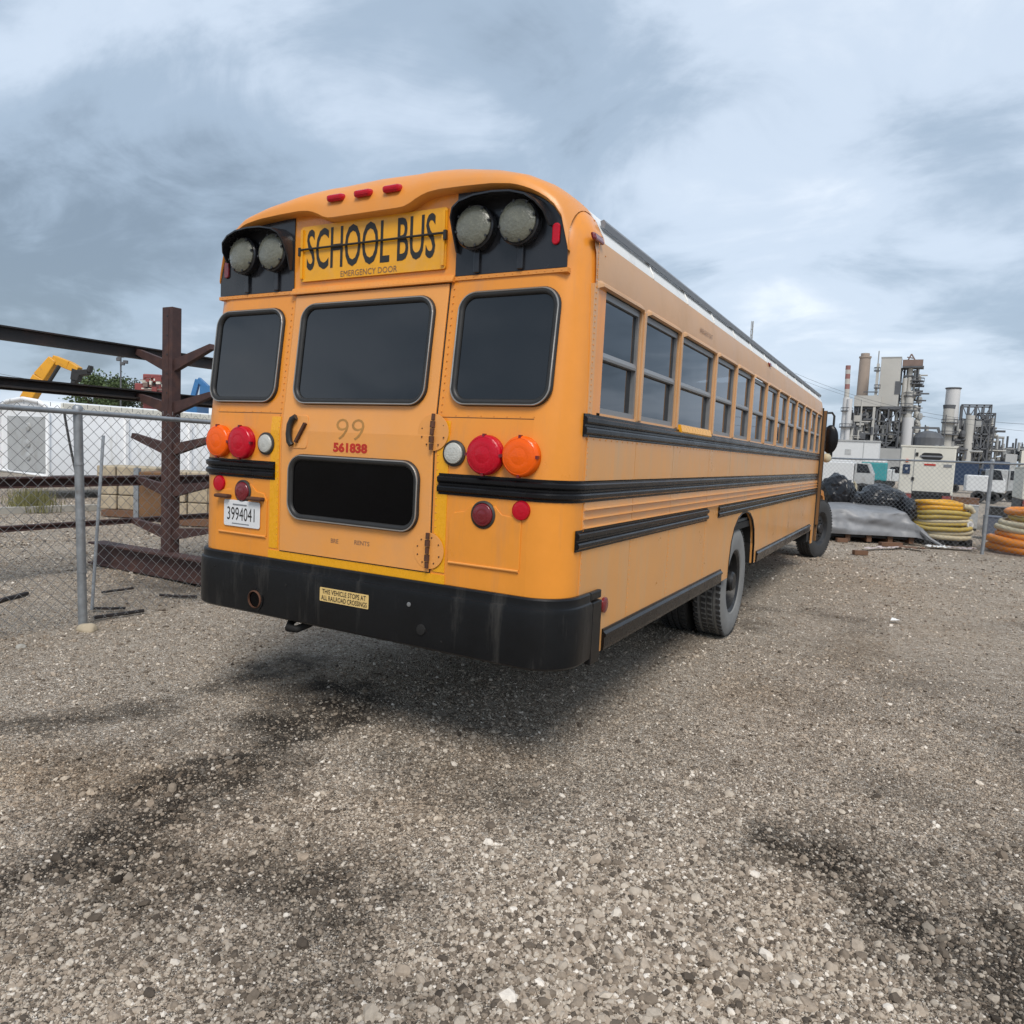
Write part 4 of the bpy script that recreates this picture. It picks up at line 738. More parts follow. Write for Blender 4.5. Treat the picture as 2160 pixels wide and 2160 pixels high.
rock('rock', 'stone_tan', (-3.20, 0.53, 0.0), 0.085, 'pale tan stone at the foot of the fence post', 'rock', 3, (1.1, .8, .5))
rock('rock', 'concrete', (-3.05, -0.05, 0.0), 0.035, 'small white stone on the gravel left of the fence post', 'rock', 5)
def scrap(u0, v0, u1, v1, wd, lab, m='steel_dark', hgt=0.02, nm='scrap_strip'):
    def g(u, v): d_ = ray(u, v); return CAM + d_ * (-CAM.z / d_.z)
    a, b = g(u0, v0), g(u1, v1)
    return tag(part(nm, m, None, lambda m_: m_.tube([a.lerp(b, q / 6) + Vector((0.006 * math.sin(q * 2), 0.01 * math.cos(q * 1.1), hgt - .008)) for q in range(7)], wd, 6)), lab, 'scrap', 'steel scraps lying by the fence')
scrap(-15, 1140, 50, 1122, 0.020, 'bent dark strip on the ground below the rack')
scrap(170, 1150, 235, 1150, 0.014, 'short dark bar lying behind the fence post'); scrap(175, 1168, 270, 1155, 0.016, 'long dark bar lying behind the fence post'); scrap(190, 1120, 250, 1112, 0.012, 'thin bar lying below the rack base'); scrap(300, 1125, 370, 1128, 0.016, 'dark bar lying beside the bus bumper and the rack base')
def g_(u, v): d_ = ray(u, v); return CAM + d_ * (-CAM.z / d_.z)
pp = g_(1690, 1173); tag(part('paper_scrap', 'paper', None, lambda m_: m_.add([(pp.x - .05, pp.y - .03, .012), (pp.x + .06, pp.y - .02, .03), (pp.x + .05, pp.y + .04, .015), (pp.x - .04, pp.y + .03, .035)], [(0, 1, 2), (0, 2, 3)])), 'small white paper scrap on the open gravel', 'litter')
# ------------------------------------------------------------------ beyond the left fence
TX, TY = -14.5, 6.45
tk = thing('tank_trailer', 'long white rounded-top tank trailer with a grey end panel behind the rack', 'tank trailer')
tp_ = [(0, .55), (0, 1.95), (-.10, 2.10), (-.35, 2.20), (-1.0, 2.26), (-1.65, 2.20), (-1.9, 2.10), (-2.0, 1.95), (-2.0, .55)]
part('tank_body', 'tank_white', tk, lambda m_: m_.prism(tp_, lambda a, b, o: (TX + a, TY + o, b), 11.0), smooth=40)
part('end_panel', 'tank_grey', tk, lambda m_: m_.prism([(-.1, .6), (-1.65, .6), (-1.65, 1.86), (-.1, 1.86)], lambda a, b, o: (TX + a, TY - .03 + o, b), .03), bevel=.01)
part('end_rim', 'tank_white', tk, lambda m_: m_.tube([(TX + a, TY - .02, b) for a, b in tp_], .05, 8, True), smooth=50)
for zz in (1.62, 1.25, .95): part('hatch', 'tank_grey', tk, lambda m_: m_.lathe([(.10, 0), (.09, .03), (.0001, .05)], (TX - .75, TY - .03, zz), (0, -1, 0), 14))
for k_ in range(1, 6): part('rib', 'tank_white', tk, lambda m_: m_.box((TX, TY + k_ * 1.8, .55), (TX + .05, TY + k_ * 1.8 + .08, 1.95)))
part('top_rail', 'gen_cream', tk, lambda m_: m_.box((TX - .08, TY + .3, 2.05), (TX + .04, TY + 10.8, 2.20)), bevel=.02)
part('undercarriage', 'machine_black', tk, lambda m_: m_.box((TX - 1.8, TY + 1.0, .3), (TX - .1, TY + 10.5, .55)))
for y in (1.9, 3.0, 8.0, 9.1):
    wh = part('wheel', 'tyre', tk, lambda m_: m_.lathe([(.25, -.12), (.42, -.12), (.45, -.08), (.45, .08), (.42, .12), (.25, .12)], (TX - .15, TY + y, .45), (1, 0, 0), 24), smooth=40); part('hub', 'tank_white', wh, lambda m_: m_.lathe([(.24, 0), (.24, .09), (.1, .13), (.0001, .13)], (TX - .15, TY + y, .45), (1, 0, 0), 16))
ri = Vector((c_r.x, c_r.y, 0)).normalized(); fw = Vector((c_f.x, c_f.y, 0)).normalized(); UP = Vector((0, 0, 1))
def seg_box(m_, u0, v0, u1, v1, D, w0, w1, dep):    # tapered box-section limb in the plane facing the yard
    p, q = at(u0, v0, D), at(u1, v1, D); d = (q - p).normalized(); n_ = d.cross(fw).normalized(); vs = []
    for c, w_ in ((p, w0), (q, w1)):
        for a, b in ((-1, -1), (1, -1), (1, 1), (-1, 1)): vs.append(c + n_ * (a * w_ / 2) + fw * (b * dep / 2))
    m_.add(vs, [(0, 1, 2, 3), (7, 6, 5, 4), (0, 4, 5, 1), (1, 5, 6, 2), (2, 6, 7, 3), (3, 7, 4, 0)])
ex = thing('excavator', 'yellow excavator with raised crooked boom behind the white tank', 'excavator'); D = 36
part('boom', 'machine_yellow', ex, lambda m_: (seg_box(m_, 40, 775, 78, 712, D, .55, .60, .5), seg_box(m_, 78, 712, 104, 678, D, .60, .42, .5)), bevel=.04)
part('stick', 'machine_yellow', ex, lambda m_: (seg_box(m_, 102, 678, 132, 690, D, .40, .42, .4), seg_box(m_, 132, 690, 150, 699, D, .42, .30, .4)), bevel=.03)
part('boom_cylinder', 'machine_black', ex, lambda m_: m_.cyl(at(92, 722, D - .4), at(112, 690, D - .4), .09, n=8)); part('stick_cylinder', 'machine_black', ex, lambda m_: m_.cyl(at(85, 686, D), at(112, 676, D), .08, n=8))
part('grapple', 'machine_black', ex, lambda m_: (seg_box(m_, 148, 697, 143, 718, D, .45, .35, .4), seg_box(m_, 146, 705, 168, 702, D, .3, .25, .4), seg_box(m_, 168, 702, 172, 690, D, .2, .12, .3), seg_box(m_, 143, 716, 138, 726, D, .3, .15, .3)), bevel=.03)
bp0 = at(-12, 800, D)
part('house', 'machine_yellow', ex, lambda m_: m_.obox(bp0 + UP * .1, ri * 1.15, fw * 1.4, UP * .75), bevel=.1)
part('cab', 'dark_glass', ex, lambda m_: m_.obox(at(8, 788, D - 1), ri * .45, fw * .5, UP * .7), bevel=.08)
for s in (-1, 1): part('track', 'machine_black', ex, lambda m_: m_.prism([(-1.9, .45), (-1.7, .1), (-1.3, 0), (1.3, 0), (1.7, .1), (1.9, .45), (1.7, .8), (-1.7, .8)], lambda a, b, o: tuple(Vector((bp0.x, bp0.y, 0)) + ri * a + fw * (s * 1.0 + o) + UP * b), .5))
part('turntable', 'machine_black', ex, lambda m_: m_.cyl((bp0.x, bp0.y, .7), (bp0.x, bp0.y, 1.6), .8, n=16))
def tree(u, v_top, D, wid, m, lab, n=1500, seed=1, hs=0.75):
    top = at(u, v_top, D); base = Vector((top.x, top.y, 0)); h = top.z; r_ = random.Random(seed)
    t = thing('tree', lab, 'tree', 'trees beyond the tank', loc=base)
    part('trunk', 'bark', t, lambda m_: (m_.tube([(0, 0, -.1), (.05, 0, h * .3), (0.1, .05, h * .55), (.05, 0, h * .8)], [.22, .17, .12, .05], 8), *[m_.tube([(0, 0, h * (.35 + .08 * i)), (math.cos(i * 2.1) * wid * .25, math.sin(i * 2.1) * wid * .25, h * (.55 + .06 * i))], [.08, .03], 6) for i in range(5)]), smooth=50)
    def lv(m_):
        cl = [(r_.gauss(0, wid * .22), r_.gauss(0, wid * .22), h * (hs + r_.uniform(-.22, .18))) for _ in range(14)]
        for i in range(n):
            c = Vector(r_.choice(cl)) + Vector((r_.gauss(0, 1), r_.gauss(0, 1), r_.gauss(0, .7))) * wid * .10
            if c.z > h: c.z = h - r_.random() * .3
            a = Vector((r_.gauss(0, 1), r_.gauss(0, 1), r_.gauss(0, 1))).normalized(); b = a.orthogonal().normalized(); q = wid * r_.uniform(.016, .034)
            m_.add([c - a * q, c + b * q * .6, c + a * q, c - b * q * .6], [(0, 1, 2, 3)])
    part('crown', m, t, lv, fix=False)
    return t
tree(182, 696, 62, 4.6, 'leaf', 'bushy green tree beside the excavator grapple', 3600, 2); tree(225, 708, 66, 4.0, 'leaf_dark', 'dark green tree behind the floodlight pole', 3000, 4); tree(266, 712, 70, 3.0, 'leaf_dark', 'small dark tree left of the red machine', 1600, 6)
fp = thing('light_pole', 'thin pole with floodlights standing in front of the trees', 'light pole'); tpt = at(228, 674, 58)
part('pole', 'plant_dark', fp, lambda m_: m_.cyl((tpt.x, tpt.y, 0), tpt, .06, n=8)); part('crossarm', 'plant_dark', fp, lambda m_: m_.bar(tpt - ri * .3, tpt + ri * .25, .06, .06))
for du, dv in ((-4, 2), (3, 10), (9, 7)): part('floodlight', 'plant_dark', fp, lambda m_: m_.obox(at(228 + du, 676 + dv, 58), ri * .16, fw * .12, UP * .13), bevel=.03)
rm = thing('crane_truck', 'dull red truck-mounted machine behind the tank with a white ladder rail', 'crane'); D = 52; rb = at(290, 735, D)
part('body', 'machine_red', rm, lambda m_: m_.obox(Vector((rb.x, rb.y, rb.z - .1)), ri * .75, fw * 1.2, UP * .42), bevel=.05); part('cab', 'machine_red', rm, lambda m_: m_.obox(at(296, 716, D), ri * .62, fw * .8, UP * .30), bevel=.08); part('winch', 'plant_rust', rm, lambda m_: m_.cyl(at(280, 724, D) - fw * .4, at(280, 724, D) + fw * .4, .22, n=12))
part('ladder_rail', 'truck_white', rm, lambda m_: m_.bar(at(268, 742, D), at(274, 714, D), .10, .10)); part('carrier', 'machine_black', rm, lambda m_: m_.obox(Vector((rb.x, rb.y, 1.1)), ri * 1.2, fw * 1.4, UP * .5)); part('mast', 'machine_red', rm, lambda m_: m_.obox(Vector((rb.x, rb.y, (rb.z + 1.2) / 2)), ri * .5, fw * .5, UP * ((rb.z - 1.2) / 2)))
def fit_(mn, sd_):
    r_ = random.Random(sd_)
    def fn(m_):
        for i in range(14):
            p = at(r_.uniform(274, 312), r_.uniform(710, 744), D - 1.3 - r_.random() * .3)
            if i % 3: m_.obox(p, ri * r_.uniform(.05, .22), fw * .1, UP * r_.uniform(.04, .16))
            else: m_.cyl(p - ri * r_.uniform(.1, .4), p + ri * r_.uniform(.1, .4), r_.uniform(.03, .07), n=6)
    part('fittings', mn, rm, fn)['kind'] = 'stuff'
fit_('machine_red', 3); fit_('plant_rust', 5); fit_('gen_cream', 8); fit_('machine_black', 9)
for a in (-.8, .8): part('wheel', 'tyre', rm, lambda m_: m_.lathe([(.2, -.15), (.5, -.15), (.5, .15), (.2, .15)], Vector((rb.x, rb.y, .5)) + ri * a - fw * 1.2, fw, 16))
bl = thing('boom_lift', 'blue angled boom lift seen between the rack column and the bus', 'boom lift'); D = 45
part('lower_boom', 'machine_blue', bl, lambda m_: seg_box(m_, 362, 760, 374, 716, D, .32, .28, .3), bevel=.03); part('upper_boom', 'machine_blue', bl, lambda m_: seg_box(m_, 374, 716, 396, 735, D, .34, .28, .3), bevel=.03); part('jib', 'machine_blue', bl, lambda m_: seg_box(m_, 382, 724, 380, 755, D, .22, .2, .2)); part('basket', 'machine_blue', bl, lambda m_: m_.obox(at(398, 742, D), ri * .5, fw * .4, UP * .4))
bb = at(362, 760, D); part('turret', 'machine_blue', bl, lambda m_: m_.obox(Vector((bb.x, bb.y, bb.z / 2 + .3)), ri * .7, fw * .9, UP * (bb.z / 2 - .3)), bevel=.05)
for a in (-.7, .7): part('wheel', 'tyre', bl, lambda m_: m_.lathe([(.2, -.15), (.42, -.15), (.42, .15), (.2, .15)], Vector((bb.x, bb.y, .42)) + ri * a - fw * .9, fw, 14))
# stacked stone pallets and a rusty bin behind the rack
def stonepile(u, v, nx, nz, lab, D=14.2):
    o = g_(u, v); t = thing('stone_stack', lab, 'stone stack', 'tan stone stacks behind the rack', loc=(o.x, o.y, 0)); r_ = random.Random(int(u)); 
    part('pallet', 'wood_brown', t, lambda m_: m_.obox((0, .45, .06), ri * (nx * .19 + .06), fw * .45, UP * .06))
    for i in range(nx):
        for j in range(nz):
            part('stone', 'stone_tan', t, lambda m_: m_.obox(ri * ((i - (nx - 1) / 2) * .37 + r_.uniform(-.01, .01)) + fw * .42 + UP * (.12 + .14 + j * .28), ri * .175, fw * (.36 + r_.uniform(-.03, .03)), UP * .133), bevel=.02)
    return t
stonepile(235, 975, 3, 3, 'pale tan stone blocks on a pallet left of the rack column'); stonepile(368, 992, 3, 3, 'pale tan stone blocks on a pallet between the rack column and the bus')
rbn = thing('rusty_bin', 'brown rusty steel bin standing between two stone stacks', 'bin'); ro = g_(302, 985)
part('bin_wall', 'rust_bin', rbn, lambda m_: m_.obox(Vector((ro.x, ro.y, .48)) + fw * .5, ri * .42, fw * .45, UP * .42), bevel=.02); part('bin_foot', 'machine_black', rbn, lambda m_: m_.obox(Vector((ro.x, ro.y, .03)) + fw * .5, ri * .38, fw * .4, UP * .03)); part('bin_post', 'galvanised', rbn, lambda m_: m_.obox(Vector((ro.x, ro.y, .48)) - ri * .47 + fw * .1, ri * .045, fw * .05, UP * .48))
def weeds(m_):
    r_ = random.Random(5)
    for i in range(900):
        c = g_(r_.gauss(60, 22), r_.uniform(945, 968)); h = r_.uniform(.08, .42); a = r_.uniform(0, 6.28); l_ = Vector((math.cos(a), math.sin(a), 0)); q = l_.cross(UP) * .010
        m_.add([c - q, c + q, c + l_ * h * .3 + UP * h], [(0, 1, 2)])
gr = part('weeds', 'grass', None, weeds, fix=False); tag(gr, 'dry straggly weeds growing along the yard edge behind the rack', 'weeds', kind='stuff')
tag(part('timber_kerb', 'concrete', None, lambda m_: m_.bar((-12.3, 3.0, .05), (-11.6, 9.0, .05), .15, .12)), 'low grey timber edge lying across the yard behind the rack', 'timber')
# ------------------------------------------------------------------ beyond the front fence
def tarp_():
    t = thing('tarped_pallet', 'low pallet load covered by a creased grey tarpaulin behind the fence', 'pallet'); o = Vector((1.75, 15.05, 0)); X = (Vector((2.56, 15.24, 0)) - Vector((1.03, 14.46, 0))).normalized(); Y = Vector((-X.y, X.x, 0))
    rows_ = []
    for j in range(30):
        q = j / 29; row = []
        if q < .5: yy, zz = -.62 + .10 * (q / .5) , .17 + .50 * (q / .5) ** .8
        else: yy, zz = -.52 + (q - .5) * 2 * 1.2, .67 + .13 * math.sin((q - .5) * 2 * math.pi * .6)
        for i in range(44):
            p = i / 43; xx = -1.25 + 2.05 * p + .35 * (1 - min(1, zz / .8)) * p; nz_ = fbm((xx * 2.4, yy * 2 + zz * 3, 1.5), 4) * .05 + .02 * math.sin(zz * 22 + xx * 2)
            e_ = max(0, p - .86) / .14; row.append(o + X * xx + Y * (yy + nz_ * (1 if q < .5 else .3)) + UP * (zz * (1 - .55 * e_ * (1 if q >= .35 else .6)) + (nz_ * .7 if q > .45 else 0)))
        rows_.append(row)
    part('tarpaulin', 'tarp', t, lambda m_: m_.grid(rows_), smooth=70)
    part('tarp_tail', 'tarp', t, lambda m_: m_.tube([o + X * .85 + Y * -.6 + UP * .3, o + X * 1.0 + Y * -.75 + UP * .15, o + X * 1.2 + Y * -.85 + UP * .03], [.05, .04, .03], 6))
    for i in range(5): part('pallet_board', 'wood_brown', t, lambda m_: m_.obox(o + X * (-1.1 + .45 * i) + UP * .09, X * .05, Y * .55, UP * .07))
    part('load', 'machine_black', t, lambda m_: m_.obox(o + X * -.2 + UP * .36, X * .9, Y * .5, UP * .26))
tarp_()
def bag(u, v, D, rx, ry, rz, seed, lab):
    c = at(u, v, D); bm = bmesh.new(); bmesh.ops.create_icosphere(bm, subdivisions=5, radius=1)
    for v_ in bm.verts:
        p = v_.co.copy(); n_ = mnoise.noise(p * 1.7 + Vector((seed, 0, 0))) * .18 + abs(mnoise.noise(p * 5 + Vector((0, seed, 0)))) * .14 + mnoise.noise(p * 12) * .03
        p *= 1 + n_; v_.co = c + ri * (p.x * rx) + fw * (p.y * ry) + UP * (max(p.z, -.8) * rz)
    me_ = bpy.data.meshes.new('plastic_bundle'); bm.to_mesh(me_); bm.free(); me_.materials.append(M['bag_black']); me_.polygons.foreach_set('use_smooth', [True] * len(me_.polygons)); o = bpy.data.objects.new('plastic_bundle', me_); COL.objects.link(o); tag(o, lab, 'bundle', 'black plastic bundles heaped behind the fence')
bag(1578, 930, 17.2, .36, .5, .42, 1, 'tall black plastic bundle beside the front wheel of the bus'); bag(1612, 950, 17.0, .34, .4, .26, 7, 'low black plastic bundle in the middle of the heap'); bag(1662, 944, 16.8, .52, .5, .34, 4, 'long creased black plastic bundle in front of the generator'); bag(1706, 962, 16.4, .18, .4, .30, 9, 'small black plastic bundle against the yellow hoses')
sp_ = at(1611, 915, 18.5); tag(part('webbing_strap', 'hose_cream', None, lambda m_: m_.tube([sp_ + ri * a + UP * b for a, b in ((-.06, -.22), (-.05, 0), (0, .08), (.05, .0), (.06, -.22))], .035, 6), smooth=50), 'cream and yellow strap sticking up behind the black bundles', 'strap')
tag(part('tarp_load', 'machine_black', None, lambda m_: m_.obox(Vector((1.6, 16.2, .45)), (.9, .4, 0), (-.2, .4, 0), (0, 0, .45)), bevel=.05), 'dark low stack under the black bundles', 'stack')
def coil(name, m, c, X, Y, Lx, Ly, r, turns, z, seed, lab, group):
    r_ = random.Random(seed)
    t = thing(name, lab, 'hose', group)
    for k_ in range(turns):
        n_ = 40; P_ = []; lx, ly = Lx * r_.uniform(.93, 1.03), Ly * r_.uniform(.9, 1.05); zz = z + k_ * r * 1.75; tx, ty = r_.uniform(-.04, .04), r_.uniform(-.05, .05)
        for i in range(n_):
            a = 2 * math.pi * i / n_; ca, sa = math.cos(a), math.sin(a); x = math.copysign(abs(ca) ** .55, ca) * lx; y = math.copysign(abs(sa) ** .8, sa) * ly
            P_.append(c + X * (x + tx) + Y * (y + ty) + UP * (zz + .025 * math.sin(a * 2 + seed + k_) + r_.uniform(-.004, .004)))
        part('hose_loop', m, t, lambda m_: m_.tube(P_, r, 8, True), smooth=60)
    return t
hc = Vector((3.13, 15.95, 0)); hX = Vector((.90, .44, 0)).normalized(); hY = Vector((-hX.y, hX.x, 0)); G1 = 'yellow hoses stacked on a pallet behind the fence'
pt_ = thing('hose_pallet', 'low dark timber pallet under the yellow hoses', 'pallet')
for i in range(4): part('board', 'machine_black', pt_, lambda m_: m_.obox(hc + hX * (-.45 + .3 * i) + UP * .07, hX * .06, hY * .45, UP * .07))
coil('coiled_hose', 'hose_cream', hc, hX, hY, .58, .42, .055, 2, .19, 1, 'cream hose coil at the bottom of the yellow hose stack', G1); coil('coiled_hose', 'hose_straw', hc, hX, hY, .60, .42, .050, 2, .37, 2, 'straw-coloured hose coil low in the yellow hose stack', G1); coil('coiled_hose', 'hose_cream', hc + hX * .03, hX, hY, .62, .40, .040, 1, .52, 3, 'thin cream hose lying across the middle of the yellow hose stack', G1)
coil('coiled_hose', 'hose_straw', hc - hX * .03, hX, hY, .56, .40, .052, 2, .60, 4, 'straw-coloured hose coil below the bright yellow coil', G1); coil('coiled_hose', 'hose_yellow', hc - hX * .06, hX, hY, .50, .38, .058, 2, .79, 5, 'bright yellow hose coil on top of the stack', G1)
tag(part('hose_coupling', 'plate_white', None, lambda m_: m_.lathe([(.05, -.07), (.085, -.07), (.085, .07), (.05, .07), (.05, -.07)], at(1826, 990, 16.0), fw - ri * .3, 20)), 'white ring coupling on the end of the cream hose', 'coupling')
tag(part('hose_end', 'hose_cream', None, lambda m_: m_.tube([hc + hX * .30 - hY * .34 + UP * .86, hc + hX * .46 - hY * .33 + UP * .84, hc + hX * .55 - hY * .30 + UP * .74], [.06, .065, .055], 10), smooth=60), 'cream hose end drooping off the yellow stack', 'hose', G1)
oc = Vector((5.05, 15.35, 0)); oX = Vector((.92, .39, 0)); oY = Vector((-.39, .92, 0)); G2 = 'orange hoses piled behind the fence'
for i, (m_n, z, lx, r, tn, lab) in enumerate((('hose_orange', .10, .98, .085, 2, 'thick orange hose coil at the bottom of the orange pile'), ('hose_orange', .36, .92, .07, 1, 'orange hose coil second from the ground in the orange pile'), ('hose_cream', .50, .84, .065, 2, 'cream hose coil in the middle of the orange pile'), ('hose_straw', .73, .70, .06, 1, 'straw-coloured hose coil near the top of the orange pile'), ('hose_orange', .86, .72, .06, 1, 'orange hose coil on top of the orange pile'))):
    coil('coiled_hose', m_n, oc + oX * (.02 * i), oX, oY, lx, .62, r, tn, z, 20 + i, lab, G2)
def cloth(u0, v0, u1, v1, m, lab, seed, wd=.25):
    a, b = g_(u0, v0), g_(u1, v1); d_ = b - a; n_ = Vector((-d_.y, d_.x, 0)).normalized()
    tag(part('cloth_scrap', m, None, lambda m_: m_.grid([[a + d_ * (i / 14) + n_ * (wd * (j / 4 - .3)) + UP * (.03 + .06 * abs(fbm((i * .4 + seed, j * .5, seed), 3))) for j in range(5)] for i in range(15)]), smooth=70), lab, 'litter', 'litter along the front fence')
cloth(1690, 1034, 1745, 1040, 'wood_brown', 'brown rag lying at the foot of the front fence', 1); cloth(1752, 1034, 1790, 1036, 'paper', 'white rag lying at the foot of the front fence', 5); cloth(1790, 1036, 1845, 1040, 'cloth_pale', 'pale pinkish rag lying by the right fence post', 8); cloth(1635, 1038, 1700, 1036, 'cloth_pale', 'pale flat scrap under the edge of the tarpaulin', 11, .15)
for u, v, du, lab in ((1578, 1022, 20, 'short brown timber offcut beside the front wheel of the bus'), (1610, 1046, 25, 'thin brown timber offcut on the gravel before the tarpaulin'), (1660, 1030, 40, 'long brown timber under the tarpaulin edge')): tag(part('timber_offcut', 'wood_brown', None, lambda m_: m_.bar(g_(u, v) + UP * .04, g_(u + du, v + 1) + UP * .04, .10, .08)), lab, 'timber', 'timber offcuts by the front fence')
# generators
ri = Vector((1, 0, 0)); fw = Vector((0, 1, 0))
def generator(lab, c, w2, h, d2, z0):
    g = thing('generator', lab, 'generator', 'generators behind the front fence', loc=c); X, Y = ri, fw
    P_ = lambda x, y, z: X * x + Y * y + UP * z
    part('canopy', 'gen_cream', g, lambda m_: m_.obox(P_(0, d2, z0 + h / 2), X * w2, Y * d2, UP * (h / 2)), bevel=.03)
    part('roof_lip', 'gen_cream', g, lambda m_: m_.obox(P_(0, d2, z0 + h + .01), X * (w2 + .015), Y * (d2 + .015), UP * .02))
    part('air_slot', 'machine_black', g, lambda m_: m_.prism(rrect(-.155, .33, z0 + h * .735, z0 + h * .875, .085, 5), lambda a, b, o: tuple(P_(a, -.012 + o, b)), .02))
    part('slot_bar', 'grey_gutter', g, lambda m_: m_.obox(P_(.08, -.016, z0 + h * .805), X * .26, Y * .006, UP * .02))
    part('door_seam', 'grey_gutter', g, lambda m_: m_.obox(P_(-.30, -.004, z0 + h * .5), X * .006, Y * .006, UP * (h * .45)))
    part('control_panel', 'truck_blue', g, lambda m_: m_.prism(rrect(-.55, -.38, z0 + h * .42, z0 + h * .62, .015, 3), lambda a, b, o: tuple(P_(a, -.02 + o, b)), .03)); part('gauge', 'tank_grey', g, lambda m_: m_.lathe([(.035, 0), (.03, .015), (.0001, .015)], P_(-.465, -.02, z0 + h * .53), -fw, 12))
    part('lamp', 'lens_amber', g, lambda m_: m_.obox(P_(-.465, -.015, z0 + h * .70), X * .03, Y * .012, UP * .035)); part('red_badge', 'text_red', g, lambda m_: m_.obox(P_(.06, -.008, z0 + h * .63), X * .13, Y * .006, UP * .022)); part('grey_badge', 'grey_gutter', g, lambda m_: m_.obox(P_(.46, -.008, z0 + h * .62), X * .09, Y * .006, UP * .035))
    part('latch', 'machine_black', g, lambda m_: m_.obox(P_(-.30, -.014, z0 + h * .32), X * .03, Y * .012, UP * .045)); part('lock', 'machine_black', g, lambda m_: m_.obox(P_(-.25, -.014, z0 + h * .84), X * .03, Y * .012, UP * .045))
    part('lower_panel', 'machine_black', g, lambda m_: m_.obox(P_(.14, -.006, z0 + .035), X * .43, Y * .012, UP * .05)); part('skid', 'machine_black', g, lambda m_: m_.obox(P_(0, d2, z0 / 2), X * w2 * .99, Y * d2 * .98, UP * z0 / 2)); part('skid_end', 'machine_red', g, lambda m_: m_.obox(P_(-.46, -.008, z0 - .09), X * .16, Y * .02, UP * .085)); part('skid_end', 'machine_red', g, lambda m_: m_.obox(P_(.50, -.008, z0 - .09), X * .10, Y * .02, UP * .085))
    for x in (.2, .34): part('exhaust', 'aluminium', g, lambda m_: m_.cyl(P_(x, d2, z0 + h), P_(x, d2, z0 + h + .09), .05, n=10))
    return g
generator('cream generator with rounded black air slot behind the yellow hoses', (2.83, 18.9, 0), .625, 1.24, 1.1, .98); c2_ = at(1985, 935, 19.2); generator('cream generator partly out of view behind the orange hoses', (c2_.x, c2_.y, 0), .66, .86, 1.1, .95)
# vehicles far across the yard
def truck(lab, u, v, D, L_, H_, body, cab, cabw=1.0, box=True, grp='vehicles parked across the yard', cat='truck', flip=1):
    c = at(u, v, D); c = Vector((c.x, c.y, 0)); t = thing('parked_truck', lab, cat, grp, loc=c); P_ = lambda x, y, z: ri * x * flip + fw * y + UP * z
    part('body', body, t, lambda m_: m_.obox(P_(-cabw * .5, 0, .6 + (H_ - .6) / 2), ri * ((L_ - cabw) / 2), fw * 1.0, UP * ((H_ - .6) / 2)), bevel=.06)
    cb_ = part('cab', cab, t, lambda m_: m_.add([P_(x, y, z) for y in (-.95, .95) for x, z in ((L_ / 2 - cabw * 1.0, .6), (L_ / 2, .6), (L_ / 2, 1.25), (L_ / 2 - cabw * .25, min(H_, 1.9)), (L_ / 2 - cabw * .95, min(H_, 2.0)))], [(0, 1, 2, 3, 4), (9, 8, 7, 6, 5)] + [(i, i + 5, (i + 1) % 5 + 5, (i + 1) % 5) for i in range(5)]), bevel=.05)
    part('side_window', 'dark_glass', cb_, lambda m_: m_.add([P_(x, -.962, z) for x, z in ((L_ / 2 - cabw * .85, 1.3), (L_ / 2 - cabw * .15, 1.3), (L_ / 2 - cabw * .35, 1.8), (L_ / 2 - cabw * .85, 1.85))], [(0, 1, 2, 3)]))
    for x in (-L_ / 2 + .6, L_ / 2 - .55):
        wh = part('wheel', 'tyre', t, lambda m_: m_.lathe([(.2, -.12), (.34, -.12), (.34, .12), (.2, .12)], P_(x, -.92, .34), fw, 18)); part('hub', 'tank_white', wh, lambda m_: m_.lathe([(.2, 0), (.2, .10), (.0001, .10)], P_(x, -.94, .34), -fw, 12))
    return t
truck('small white truck parked beside the teal unit', 1672, 905, 62, 3.6, 1.6, 'truck_white', 'truck_white', 1.4)
truck('dark vehicle parked behind the cream generator', 1700, 905, 66, 2.6, 1.5, 'machine_black', 'truck_white', 1.2, flip=-1)
truck('grey white van standing behind the black bundles', 1590, 925, 46, 3.4, 1.9, 'truck_white', 'tank_grey', 1.1)
truck('dark blue lorry right of the cream generator', 1832, 900, 58, 3.4, 2.5, 'truck_blue', 'truck_blue', 1.3)
truck('second dark blue lorry with a pale bonnet by the fence post', 1862, 900, 64, 3.0, 2.7, 'truck_blue', 'truck_white', 1.1, flip=-1)
truck('white machine with tapered hopper beside the blue lorry', 1856, 920, 40, 1.8, 1.5, 'truck_white', 'truck_white', .8)
truck('pale grey van parked right of the fence post', 1893, 915, 44, 1.8, 1.9, 'tank_grey', 'tank_grey', .8)
truck('white pickup under the white trailer', 1600, 888, 66, 3.2, 2.2, 'truck_white', 'truck_white', 1.3)
tl = thing('teal_generator', 'teal generator trailer with a pale top in the far yard', 'generator trailer'); tc_ = at(1648, 903, 60); tc_ = Vector((tc_.x, tc_.y, 0))
part('canopy', 'teal', tl, lambda m_: m_.obox(tc_ + UP * 1.35, ri * .95, fw * .8, UP * .75), bevel=.1); part('roof', 'tank_white', tl, lambda m_: m_.obox(tc_ + UP * 2.2, ri * .9, fw * .8, UP * .14), bevel=.1); part('chassis', 'machine_black', tl, lambda m_: m_.obox(tc_ + UP * .45, ri * 1.4, fw * .7, UP * .18))
for x in (-.4, .4): part('wheel', 'tyre', tl, lambda m_: m_.lathe([(.15, -.1), (.35, -.1), (.35, .1), (.15, .1)], tc_ + ri * x - fw * .8 + UP * .35, fw, 14))
ot = thing('office_trailer', 'long white office trailer below the refinery towers', 'trailer'); oc_ = at(1600, 850, 75); oc_ = Vector((oc_.x, oc_.y, 0)); zt_ = at(1600, 833, 75).z
